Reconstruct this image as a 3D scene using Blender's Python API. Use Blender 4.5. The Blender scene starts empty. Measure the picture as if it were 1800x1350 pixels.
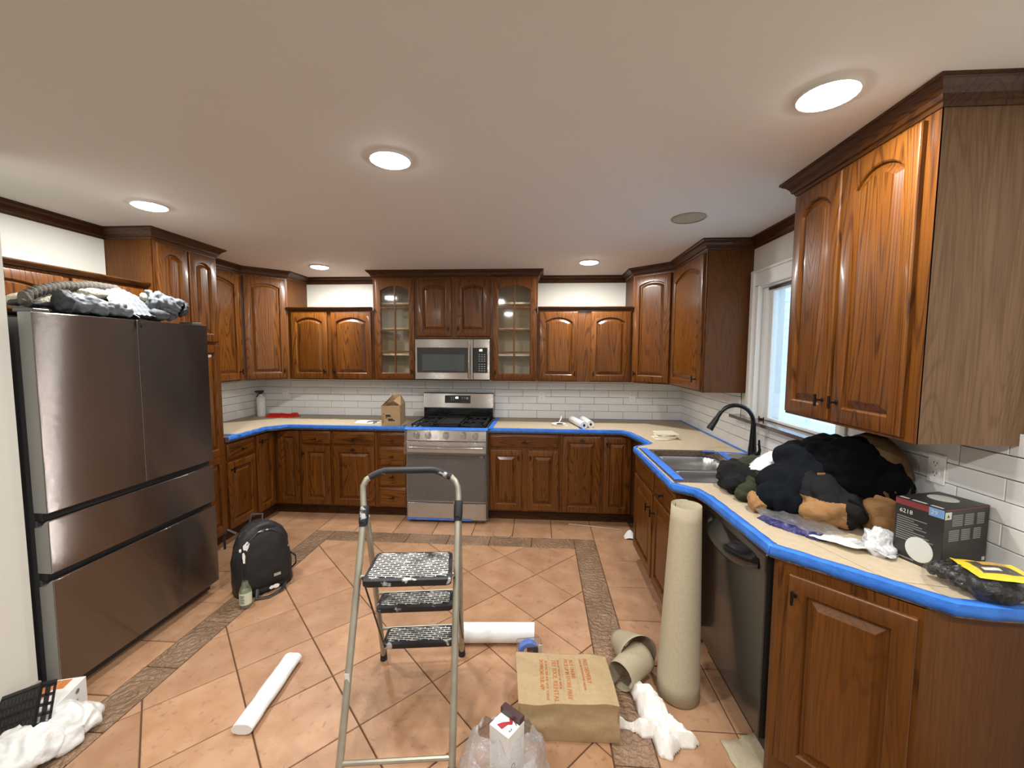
import bpy, bmesh, math, random
from mathutils import Vector, Matrix, noise
from mathutils.geometry import tessellate_polygon
random.seed(7)
S = bpy.context.scene
COL = S.collection
PI = math.pi

# ------------------------------------------------------------------ camera
def make_camera():
    yaw, pitch, roll, h = .0666, .0749, .0053, 1.6313
    cy, sy, cp, sp, cr, sr = math.cos(yaw), math.sin(yaw), math.cos(pitch), math.sin(pitch), math.cos(roll), math.sin(roll)
    f = Vector((-sy, cy, 0)); r = Vector((cy, sy, 0)); u = Vector((0, 0, 1))
    fw = f * cp - u * sp; up = u * cp + f * sp
    r3 = r * cr + up * sr; u3 = up * cr - r * sr
    m = Matrix((( r3.x, u3.x, -fw.x, 0), (r3.y, u3.y, -fw.y, 0), (r3.z, u3.z, -fw.z, h), (0, 0, 0, 1)))
    cd = bpy.data.cameras.new('camera'); cd.sensor_width = 36; cd.lens = 729.43 / 1800 * 36; cd.clip_start = .05
    co = bpy.data.objects.new('camera', cd); COL.objects.link(co); co.matrix_world = m
    S.camera = co
make_camera()

# ------------------------------------------------------------------ world, lights, exposure
S.view_settings.view_transform = 'Standard'; S.view_settings.look = 'None'
S.view_settings.gamma = 1; S.view_settings.use_curve_mapping = False
S.view_settings.exposure = 0.0
W = bpy.data.worlds.new('sky'); S.world = W; W.use_nodes = True
wn = W.node_tree.nodes; wl = W.node_tree.links
wn['Background'].inputs[0].default_value = (.74, .88, 1, 1); wn['Background'].inputs[1].default_value = 5.0

LIGHT_W = 22.5
LIGHTS = [(.898, 1.438), (-.644, 1.793), (-2.205, 2.267), (-2.125, 3.935), (.433, 3.84)]   # in view
FILL_BEHIND = [(.85, -.3), (-.65, -.3), (-2.1, -.3)]                                     # unseen lamps, added as fill from behind the camera
CEIL = 2.452
def lamp(x, y, w, col=(1, .975, .93)):
    if (x, y) == LIGHTS[0]: w *= .78
    ld = bpy.data.lights.new('ceiling_lamp', 'AREA'); ld.shape = 'DISK'; ld.size = .15; ld.energy = w; ld.color = col
    lo = bpy.data.objects.new('ceiling_lamp', ld); COL.objects.link(lo); lo.location = (x, y, CEIL - .026)
    return lo

# ------------------------------------------------------------------ helpers
def tag(o, label=None, cat=None, group=None, kind=None):
    if label: o['label'] = label
    if cat: o['category'] = cat
    if group: o['group'] = group
    if kind: o['kind'] = kind
    return o
def thing(name, label, cat, loc=(0, 0, 0), rz=0, group=None):
    o = bpy.data.objects.new(name, None); COL.objects.link(o); o.empty_display_size = .05
    o.location = loc; o.rotation_euler = (0, 0, rz)
    return tag(o, label, cat, group)

class MB:
    def __init__(s): s.v = []; s.f = []; s.m = []; s.cur = 0
    def add(s, vs, fs):
        b = len(s.v); s.v += [Vector(p) for p in vs]
        for f in fs: s.f.append([b + i for i in f]); s.m.append(s.cur)
        return s
    def box(s, x0, x1, y0, y1, z0, z1):
        return s.add([(x0,y0,z0),(x1,y0,z0),(x1,y1,z0),(x0,y1,z0),(x0,y0,z1),(x1,y0,z1),(x1,y1,z1),(x0,y1,z1)],
                     [(0,3,2,1),(4,5,6,7),(0,1,5,4),(1,2,6,5),(2,3,7,6),(3,0,4,7)])
    def loft(s, loops, close=True, cap0=False, cap1=False):
        n = len(loops[0]); vs = [p for l in loops for p in l]; fs = []
        for a in range(len(loops) - 1):
            for i in range(n if close else n - 1):
                j = (i + 1) % n
                fs.append((a*n+i, a*n+j, (a+1)*n+j, (a+1)*n+i))
        if cap0: fs.append(tuple(range(n))[::-1])
        if cap1: fs.append(tuple((len(loops)-1)*n + i for i in range(n)))
        return s.add(vs, fs)
    def tube(s, pts, r, n=10, caps=True, sq=1.0):
        P = [Vector(p) for p in pts]; R = r if isinstance(r, (list, tuple)) else [r] * len(P)
        t0 = (P[1] - P[0]).normalized()
        nrm = t0.orthogonal().normalized()
        if abs(t0.z) < .9: nrm = (Vector((0,0,1)) - t0 * t0.z).normalized()
        loops = []
        for i, p in enumerate(P):
            t = ((P[min(i+1, len(P)-1)] - P[max(i-1, 0)])).normalized()
            nrm = (nrm - t * nrm.dot(t)).normalized(); b = t.cross(nrm)
            loops.append([p + (nrm * math.cos(2*PI*k/n) * sq + b * math.sin(2*PI*k/n)) * R[i] for k in range(n)])
        return s.loft(loops, True, caps, caps)
    def cyl(s, p0, p1, r, r1=None, n=16, caps=True):
        return s.tube([p0, p1], [r, r if r1 is None else r1], n, caps)
    def lathe(s, prof, c=(0,0,0), n=20, caps=True):
        loops = [[(c[0] + r*math.cos(2*PI*k/n), c[1] + r*math.sin(2*PI*k/n), c[2] + z) for k in range(n)] for r, z in prof]
        return s.loft(loops, True, caps, caps)
    def prism(s, poly, z0, z1, hole=None):
        loops = [poly] + ([hole] if hole else [])
        flat = [p for l in loops for p in l]; n = len(flat)
        tri = tessellate_polygon([[Vector((p[0], p[1], 0)) for p in l] for l in loops])
        vs = [(p[0], p[1], z0) for p in flat] + [(p[0], p[1], z1) for p in flat]
        fs = [tuple(t) for t in tri] + [tuple(n + i for i in t)[::-1] for t in tri]
        b = 0
        for l in loops:
            k = len(l)
            for i in range(k):
                j = (i + 1) % k; fs.append((b+i, b+j, n+b+j, n+b+i))
            b += k
        return s.add(vs, fs)
    def sheet(s, fn, nu, nv):
        vs = [fn(i/nu, j/nv) for j in range(nv+1) for i in range(nu+1)]
        return s.add(vs, [(j*(nu+1)+i, j*(nu+1)+i+1, (j+1)*(nu+1)+i+1, (j+1)*(nu+1)+i) for j in range(nv) for i in range(nu)])
    def ell(s, c, r, nu=20, nv=12, rot=None):
        loops = []
        for j in range(1, nv):
            a = PI*j/nv
            loops.append([Vector((r[0]*math.sin(a)*math.cos(2*PI*k/nu), r[1]*math.sin(a)*math.sin(2*PI*k/nu), -r[2]*math.cos(a))) for k in range(nu)])
        if rot is not None: loops = [[rot @ p for p in l] for l in loops]
        return s.loft([[p + Vector(c) for p in l] for l in loops], True, True, True)
    def xf(s, mtx, start=0):
        for i in range(start, len(s.v)): s.v[i] = mtx @ s.v[i]
        return s
    def build(s, name, mat, parent=None, org=None, world=False, bevel=0, seg=1, smooth=0, kind=None, label=None, weld=False):
        me = bpy.data.meshes.new(name)
        o3 = Vector(org) if org is not None else (parent.location.copy() if (world and parent is not None) else Vector((0,0,0)))
        me.from_pydata([tuple(p - o3) for p in s.v], [], s.f)
        mats = mat if isinstance(mat, (list, tuple)) else [mat]
        for m in mats: me.materials.append(m)
        if len(mats) > 1:
            me.polygons.foreach_set('material_index', s.m)
        bm = bmesh.new(); bm.from_mesh(me)
        if weld: bmesh.ops.remove_doubles(bm, verts=bm.verts, dist=1e-5)
        bmesh.ops.recalc_face_normals(bm, faces=bm.faces)
        if bevel:
            ed = [e for e in bm.edges if len(e.link_faces) == 2 and e.calc_face_angle(0) > .5]
            bmesh.ops.bevel(bm, geom=ed, offset=bevel, segments=seg, affect='EDGES', profile=.5, clamp_overlap=True)
        bm.to_mesh(me); bm.free()
        if smooth:
            me.shade_smooth(); me.set_sharp_from_angle(angle=math.radians(smooth))
        o = bpy.data.objects.new(name, me); COL.objects.link(o)
        if org is not None: o.location = org
        if parent is not None: o.parent = parent
        if kind: o['kind'] = kind
        if label: o['label'] = label
        return o

def evalmesh(o):
    dg = bpy.context.evaluated_depsgraph_get()
    me = bpy.data.meshes.new_from_object(o.evaluated_get(dg)); old = o.data
    o.modifiers.clear(); o.data = me; bpy.data.meshes.remove(old)
def lump(name, mb, mat, parent=None, org=None, voxel=.01, fn=None, smooth_it=6, label=None):
    """melt the builder's closed shapes into one cloth-like skin, then fold it with fn(p) along the normals"""
    o = mb.build(name, mat, parent, org=org, world=parent is not None, label=label)
    r = o.modifiers.new('r', 'REMESH'); r.mode = 'VOXEL'; r.voxel_size = voxel
    if smooth_it:
        sm = o.modifiers.new('s', 'SMOOTH'); sm.iterations = smooth_it; sm.factor = .5
    bpy.context.view_layer.update(); evalmesh(o)
    me = o.data
    if fn:
        N = [v.normal.copy() for v in me.vertices]
        for v, n in zip(me.vertices, N): v.co += n * fn(v.co)
    me.shade_smooth()
    if not me.materials: me.materials.append(mat)
    return o
def solid(o, t):
    m = o.modifiers.new('t', 'SOLIDIFY'); m.thickness = t; m.offset = 0
    bpy.context.view_layer.update(); evalmesh(o); return o
def folds(fr, amp, st=(1,1,1), seed=0):
    def f(p):
        q = Vector((p.x*st[0]*fr + seed, p.y*st[1]*fr + seed*.7, p.z*st[2]*fr))
        w = Vector((noise.noise(q*.6), noise.noise(q*.6+Vector((7,3,1))), noise.noise(q*.6+Vector((2,9,5)))))*.9
        n1 = abs(noise.noise(q+w)); n2 = abs(noise.noise(q*2.1+w*1.6+Vector((4,4,4))))
        return amp*(1.9*min(n1, .45)-.42) + amp*.55*(1.6*min(n2, .4)-.3) + amp*.25*noise.noise(q*4.7)
    return f
def ridges(fr, amp, seed=0):
    def f(p):
        q = Vector((p.x*fr+seed, p.y*fr+seed*.7, p.z*fr))
        w = Vector((noise.noise(q*.7), noise.noise(q*.7+Vector((7,3,1))), noise.noise(q*.7+Vector((2,9,5)))))*.8
        return amp*(1-2.8*abs(noise.noise(q+w))) + amp*.4*(1-2.8*abs(noise.noise(q*2.3+w)))
    return f
def text(s, size, mat, parent, loc, rot, name='lettering', ext=.0004, align='LEFT', sx=1.0):
    cu = bpy.data.curves.new('t', 'FONT'); cu.body = s; cu.size = size; cu.extrude = ext; cu.resolution_u = 2; cu.align_x = align
    t = bpy.data.objects.new('t', cu); COL.objects.link(t); bpy.context.view_layer.update()
    me = bpy.data.meshes.new_from_object(t.evaluated_get(bpy.context.evaluated_depsgraph_get()))
    bpy.data.objects.remove(t); bpy.data.curves.remove(cu)
    me.materials.clear(); me.materials.append(mat); me.name = name
    o = bpy.data.objects.new(name, me); COL.objects.link(o); o.parent = parent; o.location = loc
    o.rotation_euler = rot; o.scale = (sx, 1, 1)
    return o

# ------------------------------------------------------------------ materials
MATS = {}
def mat(name, col=(.8,.8,.8), rough=.5, metal=0, spec=.5, coat=0, trans=0, emit=None, bump=None, mottle=None, alpha=1, aniso=0, sheen=0):
    """bump=(scale, strength[, stretch xyz]); mottle=(scale, colour2, contrast lo, hi[, stretch])"""
    m = bpy.data.materials.new(name); m.use_nodes = True; n = m.node_tree.nodes; l = m.node_tree.links
    b = n['Principled BSDF']
    b.inputs['Base Color'].default_value = (*col, 1); b.inputs['Roughness'].default_value = rough
    b.inputs['Metallic'].default_value = metal; b.inputs['Specular IOR Level'].default_value = spec
    b.inputs['Coat Weight'].default_value = coat; b.inputs['Coat Roughness'].default_value = .08
    b.inputs['Transmission Weight'].default_value = trans; b.inputs['Alpha'].default_value = alpha
    b.inputs['Anisotropic'].default_value = aniso; b.inputs['Anisotropic Rotation'].default_value = .25 if aniso else 0; b.inputs['Sheen Weight'].default_value = sheen
    if aniso:
        t = n.new('ShaderNodeTangent'); t.axis = 'Z'; l.new(t.outputs[0], b.inputs['Tangent'])
    if emit: b.inputs['Emission Color'].default_value = (*emit[:3], 1); b.inputs['Emission Strength'].default_value = emit[3]
    tc = None
    def coords(stretch):
        nonlocal tc
        if tc is None: tc = n.new('ShaderNodeTexCoord')
        mp = n.new('ShaderNodeMapping'); mp.inputs['Scale'].default_value = stretch; l.new(tc.outputs['Object'], mp.inputs['Vector'])
        return mp.outputs[0]
    if mottle:
        nz = n.new('ShaderNodeTexNoise'); nz.inputs['Scale'].default_value = mottle[0]; nz.inputs['Detail'].default_value = 6
        l.new(coords(mottle[4] if len(mottle) > 4 else (1,1,1)), nz.inputs['Vector'])
        r = n.new('ShaderNodeValToRGB'); r.color_ramp.elements[0].position = mottle[2]; r.color_ramp.elements[1].position = mottle[3]
        r.color_ramp.elements[0].color = (*col, 1); r.color_ramp.elements[1].color = (*mottle[1], 1)
        l.new(nz.outputs[0], r.inputs[0]); l.new(r.outputs[0], b.inputs['Base Color'])
    if bump:
        nz = n.new('ShaderNodeTexNoise'); nz.inputs['Scale'].default_value = bump[0]; nz.inputs['Detail'].default_value = 5
        l.new(coords(bump[2] if len(bump) > 2 else (1,1,1)), nz.inputs['Vector'])
        bp = n.new('ShaderNodeBump'); bp.inputs['Strength'].default_value = bump[1]; bp.inputs['Distance'].default_value = .01
        l.new(nz.outputs[0], bp.inputs['Height']); l.new(bp.outputs[0], b.inputs['Normal'])
    MATS[name] = m
    return m

def oak(name, horiz=False, dark=1.0, rough=.36, coat=.16, grain=.95, c1=(.172,.0590,.0075), c2=(.116,.0360,.0042)):
    m = bpy.data.materials.new(name); m.use_nodes = True; n = m.node_tree.nodes; l = m.node_tree.links
    b = n['Principled BSDF']; b.inputs['Roughness'].default_value = rough; b.inputs['Coat Weight'].default_value = coat; b.inputs['Coat Roughness'].default_value = .12
    tc = n.new('ShaderNodeTexCoord'); oi = n.new('ShaderNodeObjectInfo')
    mu = n.new('ShaderNodeVectorMath'); mu.operation = 'MULTIPLY_ADD'
    cx = n.new('ShaderNodeCombineXYZ')
    ml = n.new('ShaderNodeMath'); ml.operation = 'MULTIPLY'; ml.inputs[1].default_value = 37.0
    l.new(oi.outputs['Random'], ml.inputs[0])
    for k in range(3): l.new(ml.outputs[0], cx.inputs[k])
    mu.inputs[1].default_value = (1,1,1); l.new(tc.outputs['Object'], mu.inputs[0]); l.new(cx.outputs[0], mu.inputs[2])
    def nz(scale, st, detail, dist=0):
        mp = n.new('ShaderNodeMapping'); mp.inputs['Scale'].default_value = st; l.new(mu.outputs[0], mp.inputs['Vector'])
        t = n.new('ShaderNodeTexNoise'); t.inputs['Scale'].default_value = scale; t.inputs['Detail'].default_value = detail; t.inputs['Distortion'].default_value = dist
        l.new(mp.outputs[0], t.inputs['Vector']); return t.outputs[0]
    st = (.085, 1, 1) if horiz else (1, 1, .085)
    fst = (.03, 1, 1) if horiz else (1, 1, .03)
    big = nz(5.6, st, 1.5, .35)
    s1 = n.new('ShaderNodeMath'); s1.operation = 'MULTIPLY'; s1.inputs[1].default_value = 190; l.new(big, s1.inputs[0])
    s2 = n.new('ShaderNodeMath'); s2.operation = 'SINE'; l.new(s1.outputs[0], s2.inputs[0])
    fib = nz(160, fst, 3)
    bro = nz(3.0, st, 2)
    def ramp(src, a, b2, lo, hi):
        r = n.new('ShaderNodeMapRange'); r.inputs[1].default_value = a; r.inputs[2].default_value = b2; r.inputs[3].default_value = lo; r.inputs[4].default_value = hi
        l.new(src, r.inputs[0]); return r.outputs[0]
    ring = ramp(s2.outputs[0], .2, .95, 0, grain)
    fb = ramp(fib, .42, .68, 0, .55)
    mx = n.new('ShaderNodeMath'); mx.operation = 'MAXIMUM'; 
    fm = n.new('ShaderNodeMath'); fm.operation = 'MULTIPLY'; l.new(ring, fm.inputs[0])
    f2 = ramp(fib, .35, .6, .35, 1.0); l.new(f2, fm.inputs[1])
    l.new(fm.outputs[0], mx.inputs[0]); 
    fh = n.new('ShaderNodeMath'); fh.operation = 'MULTIPLY'; fh.inputs[1].default_value = .6; l.new(fb, fh.inputs[0]); l.new(fh.outputs[0], mx.inputs[1])
    cm = n.new('ShaderNodeMix'); cm.data_type = 'RGBA'; b.inputs['Specular IOR Level'].default_value = .3
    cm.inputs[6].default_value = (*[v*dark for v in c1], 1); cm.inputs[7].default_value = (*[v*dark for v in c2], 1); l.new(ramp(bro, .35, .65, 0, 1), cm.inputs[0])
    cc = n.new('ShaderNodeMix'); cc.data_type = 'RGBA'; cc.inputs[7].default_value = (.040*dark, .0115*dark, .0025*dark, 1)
    l.new(cm.outputs[2], cc.inputs[6]); l.new(mx.outputs[0], cc.inputs[0]); l.new(cc.outputs[2], b.inputs['Base Color'])
    bp = n.new('ShaderNodeBump'); bp.inputs['Strength'].default_value = .12; bp.inputs['Distance'].default_value = .004; bp.invert = True
    l.new(mx.outputs[0], bp.inputs['Height']); l.new(bp.outputs[0], b.inputs['Normal'])
    return m
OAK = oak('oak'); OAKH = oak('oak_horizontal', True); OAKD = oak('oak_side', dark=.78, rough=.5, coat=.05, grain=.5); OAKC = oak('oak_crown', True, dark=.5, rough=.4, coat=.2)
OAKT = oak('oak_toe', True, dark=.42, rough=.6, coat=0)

def thin(name, tint=(1,1,1), gloss=.12, rough=.05, haze=0, hazecol=(.9,.9,.9), bump=None, fres=.6):
    """a pane or film: straight-through light plus surface reflection (plus a little milky haze)"""
    m = bpy.data.materials.new(name); m.use_nodes = True; n = m.node_tree.nodes; l = m.node_tree.links
    n.remove(n['Principled BSDF']); out = n['Material Output']
    tr = n.new('ShaderNodeBsdfTransparent'); tr.inputs[0].default_value = (*tint, 1)
    gl = n.new('ShaderNodeBsdfGlossy'); gl.inputs['Roughness'].default_value = rough
    src = tr.outputs[0]
    if haze:
        d = n.new('ShaderNodeBsdfDiffuse'); d.inputs[0].default_value = (*hazecol, 1)
        x = n.new('ShaderNodeMixShader'); x.inputs[0].default_value = haze; l.new(src, x.inputs[1]); l.new(d.outputs[0], x.inputs[2]); src = x.outputs[0]
    lw = n.new('ShaderNodeLayerWeight'); lw.inputs[0].default_value = .25
    ad = n.new('ShaderNodeMath'); ad.operation = 'MULTIPLY_ADD'; ad.inputs[1].default_value = fres; ad.inputs[2].default_value = gloss; ad.use_clamp = True
    l.new(lw.outputs['Fresnel'], ad.inputs[0])
    x = n.new('ShaderNodeMixShader'); l.new(ad.outputs[0], x.inputs[0]); l.new(src, x.inputs[1]); l.new(gl.outputs[0], x.inputs[2]); l.new(x.outputs[0], out.inputs[0])
    if bump:
        tc = n.new('ShaderNodeTexCoord'); nz = n.new('ShaderNodeTexNoise'); nz.inputs['Scale'].default_value = bump[0]; nz.inputs['Detail'].default_value = 4; l.new(tc.outputs['Object'], nz.inputs['Vector'])
        nz.inputs['Distortion'].default_value = 1.5
        bp = n.new('ShaderNodeBump'); bp.inputs['Strength'].default_value = bump[1]; bp.inputs['Distance'].default_value = .02
        l.new(nz.outputs[0], bp.inputs['Height']); l.new(bp.outputs[0], gl.inputs['Normal']); l.new(bp.outputs[0], lw.inputs['Normal'])
    return m
GLASS = thin('pane_glass', gloss=.06); FILM = thin('cling_film', gloss=.035, rough=.10, haze=.075, bump=(9, .8)); POLY = thin('poly_bag', gloss=.12, rough=.12, haze=.24, hazecol=(.95,.95,1), bump=(30, 1.0))
WGLASS = thin('window_glass', tint=(.93,.97,1), gloss=.05)

def grooves(m, amp):
    """fine horizontal brushing: the normal is tipped up and down from groove to groove"""
    n = m.node_tree.nodes; l = m.node_tree.links
    g = n.new('ShaderNodeNewGeometry'); w_ = n.new('ShaderNodeTexWhiteNoise'); w_.noise_dimensions = '3D'; l.new(g.outputs['Position'], w_.inputs['Vector'])
    s_ = n.new('ShaderNodeMath'); s_.operation = 'MULTIPLY_ADD'; s_.inputs[1].default_value = amp; s_.inputs[2].default_value = -amp/2; l.new(w_.outputs['Value'], s_.inputs[0])
    c_ = n.new('ShaderNodeCombineXYZ'); l.new(s_.outputs[0], c_.inputs[2])
    a_ = n.new('ShaderNodeVectorMath'); a_.operation = 'ADD'; l.new(g.outputs['Normal'], a_.inputs[0]); l.new(c_.outputs[0], a_.inputs[1])
    z_ = n.new('ShaderNodeVectorMath'); z_.operation = 'NORMALIZE'; l.new(a_.outputs[0], z_.inputs[0])
    l.new(z_.outputs[0], n['Principled BSDF'].inputs['Normal'])
WALLP = mat('wall_paint', (.74,.74,.68), .6, bump=(180,.03)); CEILP = mat('ceiling_paint', (.85,.845,.81), .7, bump=(220,.04))
TRIMW = mat('white_trim', (.80,.80,.77), .4)
GROUT = mat('grout', (.085,.082,.08), .9); FGROUT = mat('floor_grout', (.105,.048,.026), .9, bump=(300,.2))
TILEW = mat('white_tile', (.83,.84,.83), .16, mottle=(3,(.88,.89,.88),.3,.7), bump=(9,.06,(1,1,1)))
BLACKM = mat('black_bronze', (.018,.013,.010), .38, metal=.6)
STEEL = mat('brushed_steel', (.52,.50,.475), .16, metal=1); grooves(STEEL, .55)
FSTEEL = mat('fridge_steel', (.27,.25,.235), .10, metal=1); grooves(FSTEEL, 1.1)
SINKS = mat('sink_steel', (.55,.55,.54), .3, metal=1)
FGREY = mat('fridge_grey', (.25,.25,.235), .45, metal=.1); FDARK = mat('fridge_body', (.075,.078,.08), .5)
BLKG = mat('black_gloss', (.008,.008,.009), .1, coat=.4); BLKP = mat('black_plastic', (.015,.015,.016), .42); BLKI = mat('cast_iron', (.012,.012,.013), .55)
DWM = mat('dishwasher_black', (.020,.019,.018), .22, coat=.3)
GREYW = mat('window_black', (.035,.034,.036), .14)
WHITEP = mat('white_plastic', (.90,.90,.88), .35); LIT = mat('lit_digits', (1,1,1), .5, emit=(1,.97,.95,6)); LENS = mat('lamp_lens', (1,1,1), .5, emit=(1,.97,.93,40))
DIMT = mat('grey_print', (.32,.32,.33), .5)
KRAFT = mat('kraft_paper', (.47,.385,.265), .75, mottle=(40,(.53,.44,.31),.35,.7), bump=(5,.12))
KRAFTD = mat('kraft_paper_grey', (.37,.315,.215), .7, mottle=(120,(.43,.37,.26),.3,.75))
BAGB = mat('bag_kraft', (.40,.29,.155), .7, mottle=(60,(.45,.33,.185),.3,.7), bump=(14,.25))
CARD = mat('cardboard', (.36,.235,.115), .8, mottle=(30,(.42,.28,.145),.3,.7))
CARDI = mat('cardboard_inside', (.22,.14,.07), .85)
TAPE = mat('blue_tape', (.030,.165,.66), .5, mottle=(18,(.045,.23,.82),.35,.65), bump=(40,.35))
GRAN = mat('brown_granite', (.085,.06,.048), .2, mottle=(90,(.15,.11,.09),.4,.6))
ORANGE = mat('orange_ink', (.52,.15,.035), .7); BLACKINK = mat('black_ink', (.03,.025,.02), .7)
PAPERW = mat('white_paper', (.80,.80,.78), .7); ROLLW = mat('white_film_roll', (.80,.82,.83), .3, bump=(26,.25)); TOWEL = mat('white_cloth', (.83,.81,.77), .85, bump=(90,.2))
ALU = mat('ladder_tube', (.36,.34,.28), .38, metal=.55, mottle=(14,(.46,.44,.36),.35,.75)); RUB = mat('black_rubber', (.014,.014,.018), .55, mottle=(16,(.5,.5,.5),.605,.64))
RED = mat('red_plastic', (.55,.022,.012), .28, bump=(30,.4)); CREAM = mat('cream_fleece', (.42,.39,.30), .95, bump=(120,.8))
QUILT = mat('grey_quilt', (.095,.108,.122), .6, bump=(40,.35)); QUILTD = mat('dark_grey_quilt', (.035,.038,.043), .7, bump=(60,.4)); BROWNR = mat('brown_rib', (.065,.057,.045), .85, bump=(200,.6))
NAVY = mat('navy_fleece', (.0045,.0062,.0095), .95, spec=.15, bump=(140,.3)); BLACKF = mat('black_fleece', (.0022,.0022,.0026), .97, spec=.12, bump=(140,.3)); CHAR = mat('charcoal_canvas', (.0115,.0115,.0115), .9, spec=.2, bump=(160,.3))
TAN = mat('tan_canvas', (.315,.165,.062), .85, bump=(160,.3)); OLIVE = mat('olive_fleece', (.026,.031,.013), .95, bump=(140,.3))
PACK = mat('black_nylon', (.016,.016,.017), .5, mottle=(22,(.10,.10,.10),.6,.9), bump=(35,.4)); PACKD = mat('black_mesh', (.012,.011,.011), .75, bump=(120,.4))
GREYP = mat('grey_paint_wear', (.5,.5,.5), .7)
YEL = mat('yellow_card', (.85,.62,.03), .4); BLUEL = mat('blue_label', (.16,.34,.62), .5); MAROON = mat('maroon_band', (.22,.03,.035), .5); BOXBLK = mat('box_black', (.022,.020,.018), .38)
PURP = mat('purple_foil', (.03,.028,.16), .25, bump=(40,.9)); SILV = mat('crinkled_clear', (.62,.64,.66), .22, bump=(45,1.0))
GRNB = mat('marbled_base', (.55,.52,.46), .5, mottle=(9,(.26,.21,.16),.5,.62,(1,1,2)))
# ------------------------------------------------------------------ room shell
XR, XL, YB, YF = 1.530, -3.22, 4.545, -2.2
def structure(name, mb, m, org=(0,0,0), bevel=0):
    o = mb.build(name, m, None, org=org, bevel=bevel); o['kind'] = 'structure'; return o
floor = structure('floor', MB().box(XL-.4, XR+.1, YF, YB+.1, -.10, -.006), FGROUT)
ceiling = structure('ceiling', MB().box(XL-.4, XR+.1, YF, YB+.1, CEIL, CEIL+.1), CEILP)
wall_back = structure('wall_back', MB().box(XL-.4, XR+.1, YB, YB+.1, -.1, CEIL), WALLP)
wall_left = structure('wall_left', MB().box(XL-.1, XL, 2.70, YB, -.1, CEIL), WALLP)
structure('wall_recess', MB().box(XL-.1, -2.95, 1.625, 2.679, -.1, CEIL), WALLP)
structure('wall_stub', MB().box(XL-.3, -2.25, 1.45, 1.625, -.1, CEIL), WALLP)
structure('wall_far_left', MB().box(XL-.4, XL-.3, YF, 1.46, -.1, CEIL), WALLP)
WY0, WY1, WZ0, WZ1 = 2.205, 3.03, 1.178, 2.10     # window opening in the right wall
w = MB(); w.box(XR, XR+.16, YF, WY0, -.1, CEIL); w.box(XR, XR+.16, WY1, YB, -.1, CEIL); w.box(XR, XR+.16, WY0, WY1, -.1, WZ0-.02); w.box(XR, XR+.16, WY0, WY1, WZ1, CEIL)
wall_right = structure('wall_right', w, WALLP)
wall_front = structure('wall_front', MB().box(XL-.4, XR+.1, YF-.1, YF, -.1, CEIL), WALLP)
bs = MB().box(-2.252, -2.238, 1.452, 1.628, 0, .14)
structure('baseboard_left', bs, GRNB)

# floor tiles -------------------------------------------------------
def tilemat(name, c1, c2, dark, strip=False):
    m = bpy.data.materials.new(name); m.use_nodes = True; n = m.node_tree.nodes; l = m.node_tree.links; b = n['Principled BSDF']
    tc = n.new('ShaderNodeTexCoord'); oi = n.new('ShaderNodeObjectInfo')
    ad = n.new('ShaderNodeVectorMath'); ad.operation = 'ADD'; l.new(tc.outputs['Object'], ad.inputs[0])
    cx = n.new('ShaderNodeCombineXYZ'); ml = n.new('ShaderNodeMath'); ml.operation = 'MULTIPLY'; ml.inputs[1].default_value = 23; l.new(oi.outputs['Random'], ml.inputs[0])
    l.new(ml.outputs[0], cx.inputs[0]); l.new(ml.outputs[0], cx.inputs[2]); l.new(cx.outputs[0], ad.inputs[1])
    def nz(s, d, dist=0):
        t = n.new('ShaderNodeTexNoise'); t.inputs['Scale'].default_value = s; t.inputs['Detail'].default_value = d; t.inputs['Distortion'].default_value = dist; l.new(ad.outputs[0], t.inputs['Vector']); return t.outputs[0]
    a = nz(7, 5); p = nz(30, 6, .6)
    r = n.new('ShaderNodeValToRGB'); r.color_ramp.elements[0].position = .36; r.color_ramp.elements[1].position = .66
    r.color_ramp.elements[0].color = (*c1, 1); r.color_ramp.elements[1].color = (*c2, 1); l.new(a, r.inputs[0])
    r2 = n.new('ShaderNodeValToRGB'); r2.color_ramp.elements[0].position = .60; r2.color_ramp.elements[1].position = .72; r2.color_ramp.elements[0].color = (0,0,0,1); r2.color_ramp.elements[1].color = (.55,.55,.55,1); l.new(p, r2.inputs[0])
    mx = n.new('ShaderNodeMix'); mx.data_type = 'RGBA'; l.new(r2.outputs[0], mx.inputs[0]); l.new(r.outputs[0], mx.inputs[6]); mx.inputs[7].default_value = (*dark, 1)
    hv = n.new('ShaderNodeHueSaturation'); l.new(mx.outputs[2], hv.inputs['Color'])
    mr = n.new('ShaderNodeMapRange'); mr.inputs[3].default_value = .90; mr.inputs[4].default_value = 1.10; l.new(oi.outputs['Random'], mr.inputs[0]); l.new(mr.outputs[0], hv.inputs['Value'])
    l.new(hv.outputs[0], b.inputs['Base Color']); b.inputs['Roughness'].default_value = .42 if not strip else .36
    bp = n.new('ShaderNodeBump'); bp.inputs['Strength'].default_value = .35 if not strip else .9; bp.inputs['Distance'].default_value = .006
    if strip:
        # carved running leaf ornament: two crossed curls plus side fillets, all fine relief
        w1 = n.new('ShaderNodeTexWave'); w1.wave_type = 'RINGS'; w1.rings_direction = 'SPHERICAL'; w1.inputs['Scale'].default_value = 9; w1.inputs['Distortion'].default_value = 7; w1.inputs['Detail'].default_value = 2.5; w1.inputs['Detail Scale'].default_value = 3
        l.new(tc.outputs['Object'], w1.inputs['Vector'])
        x = n.new('ShaderNodeMath'); x.operation = 'MULTIPLY_ADD'; x.inputs[1].default_value = .8; l.new(w1.outputs['Fac'], x.inputs[0]); l.new(nz(45, 3), x.inputs[2]); l.new(x.outputs[0], bp.inputs['Height'])
    else: l.new(nz(26, 6, .4), bp.inputs['Height'])
    l.new(bp.outputs[0], b.inputs['Normal'])
    return m
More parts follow.
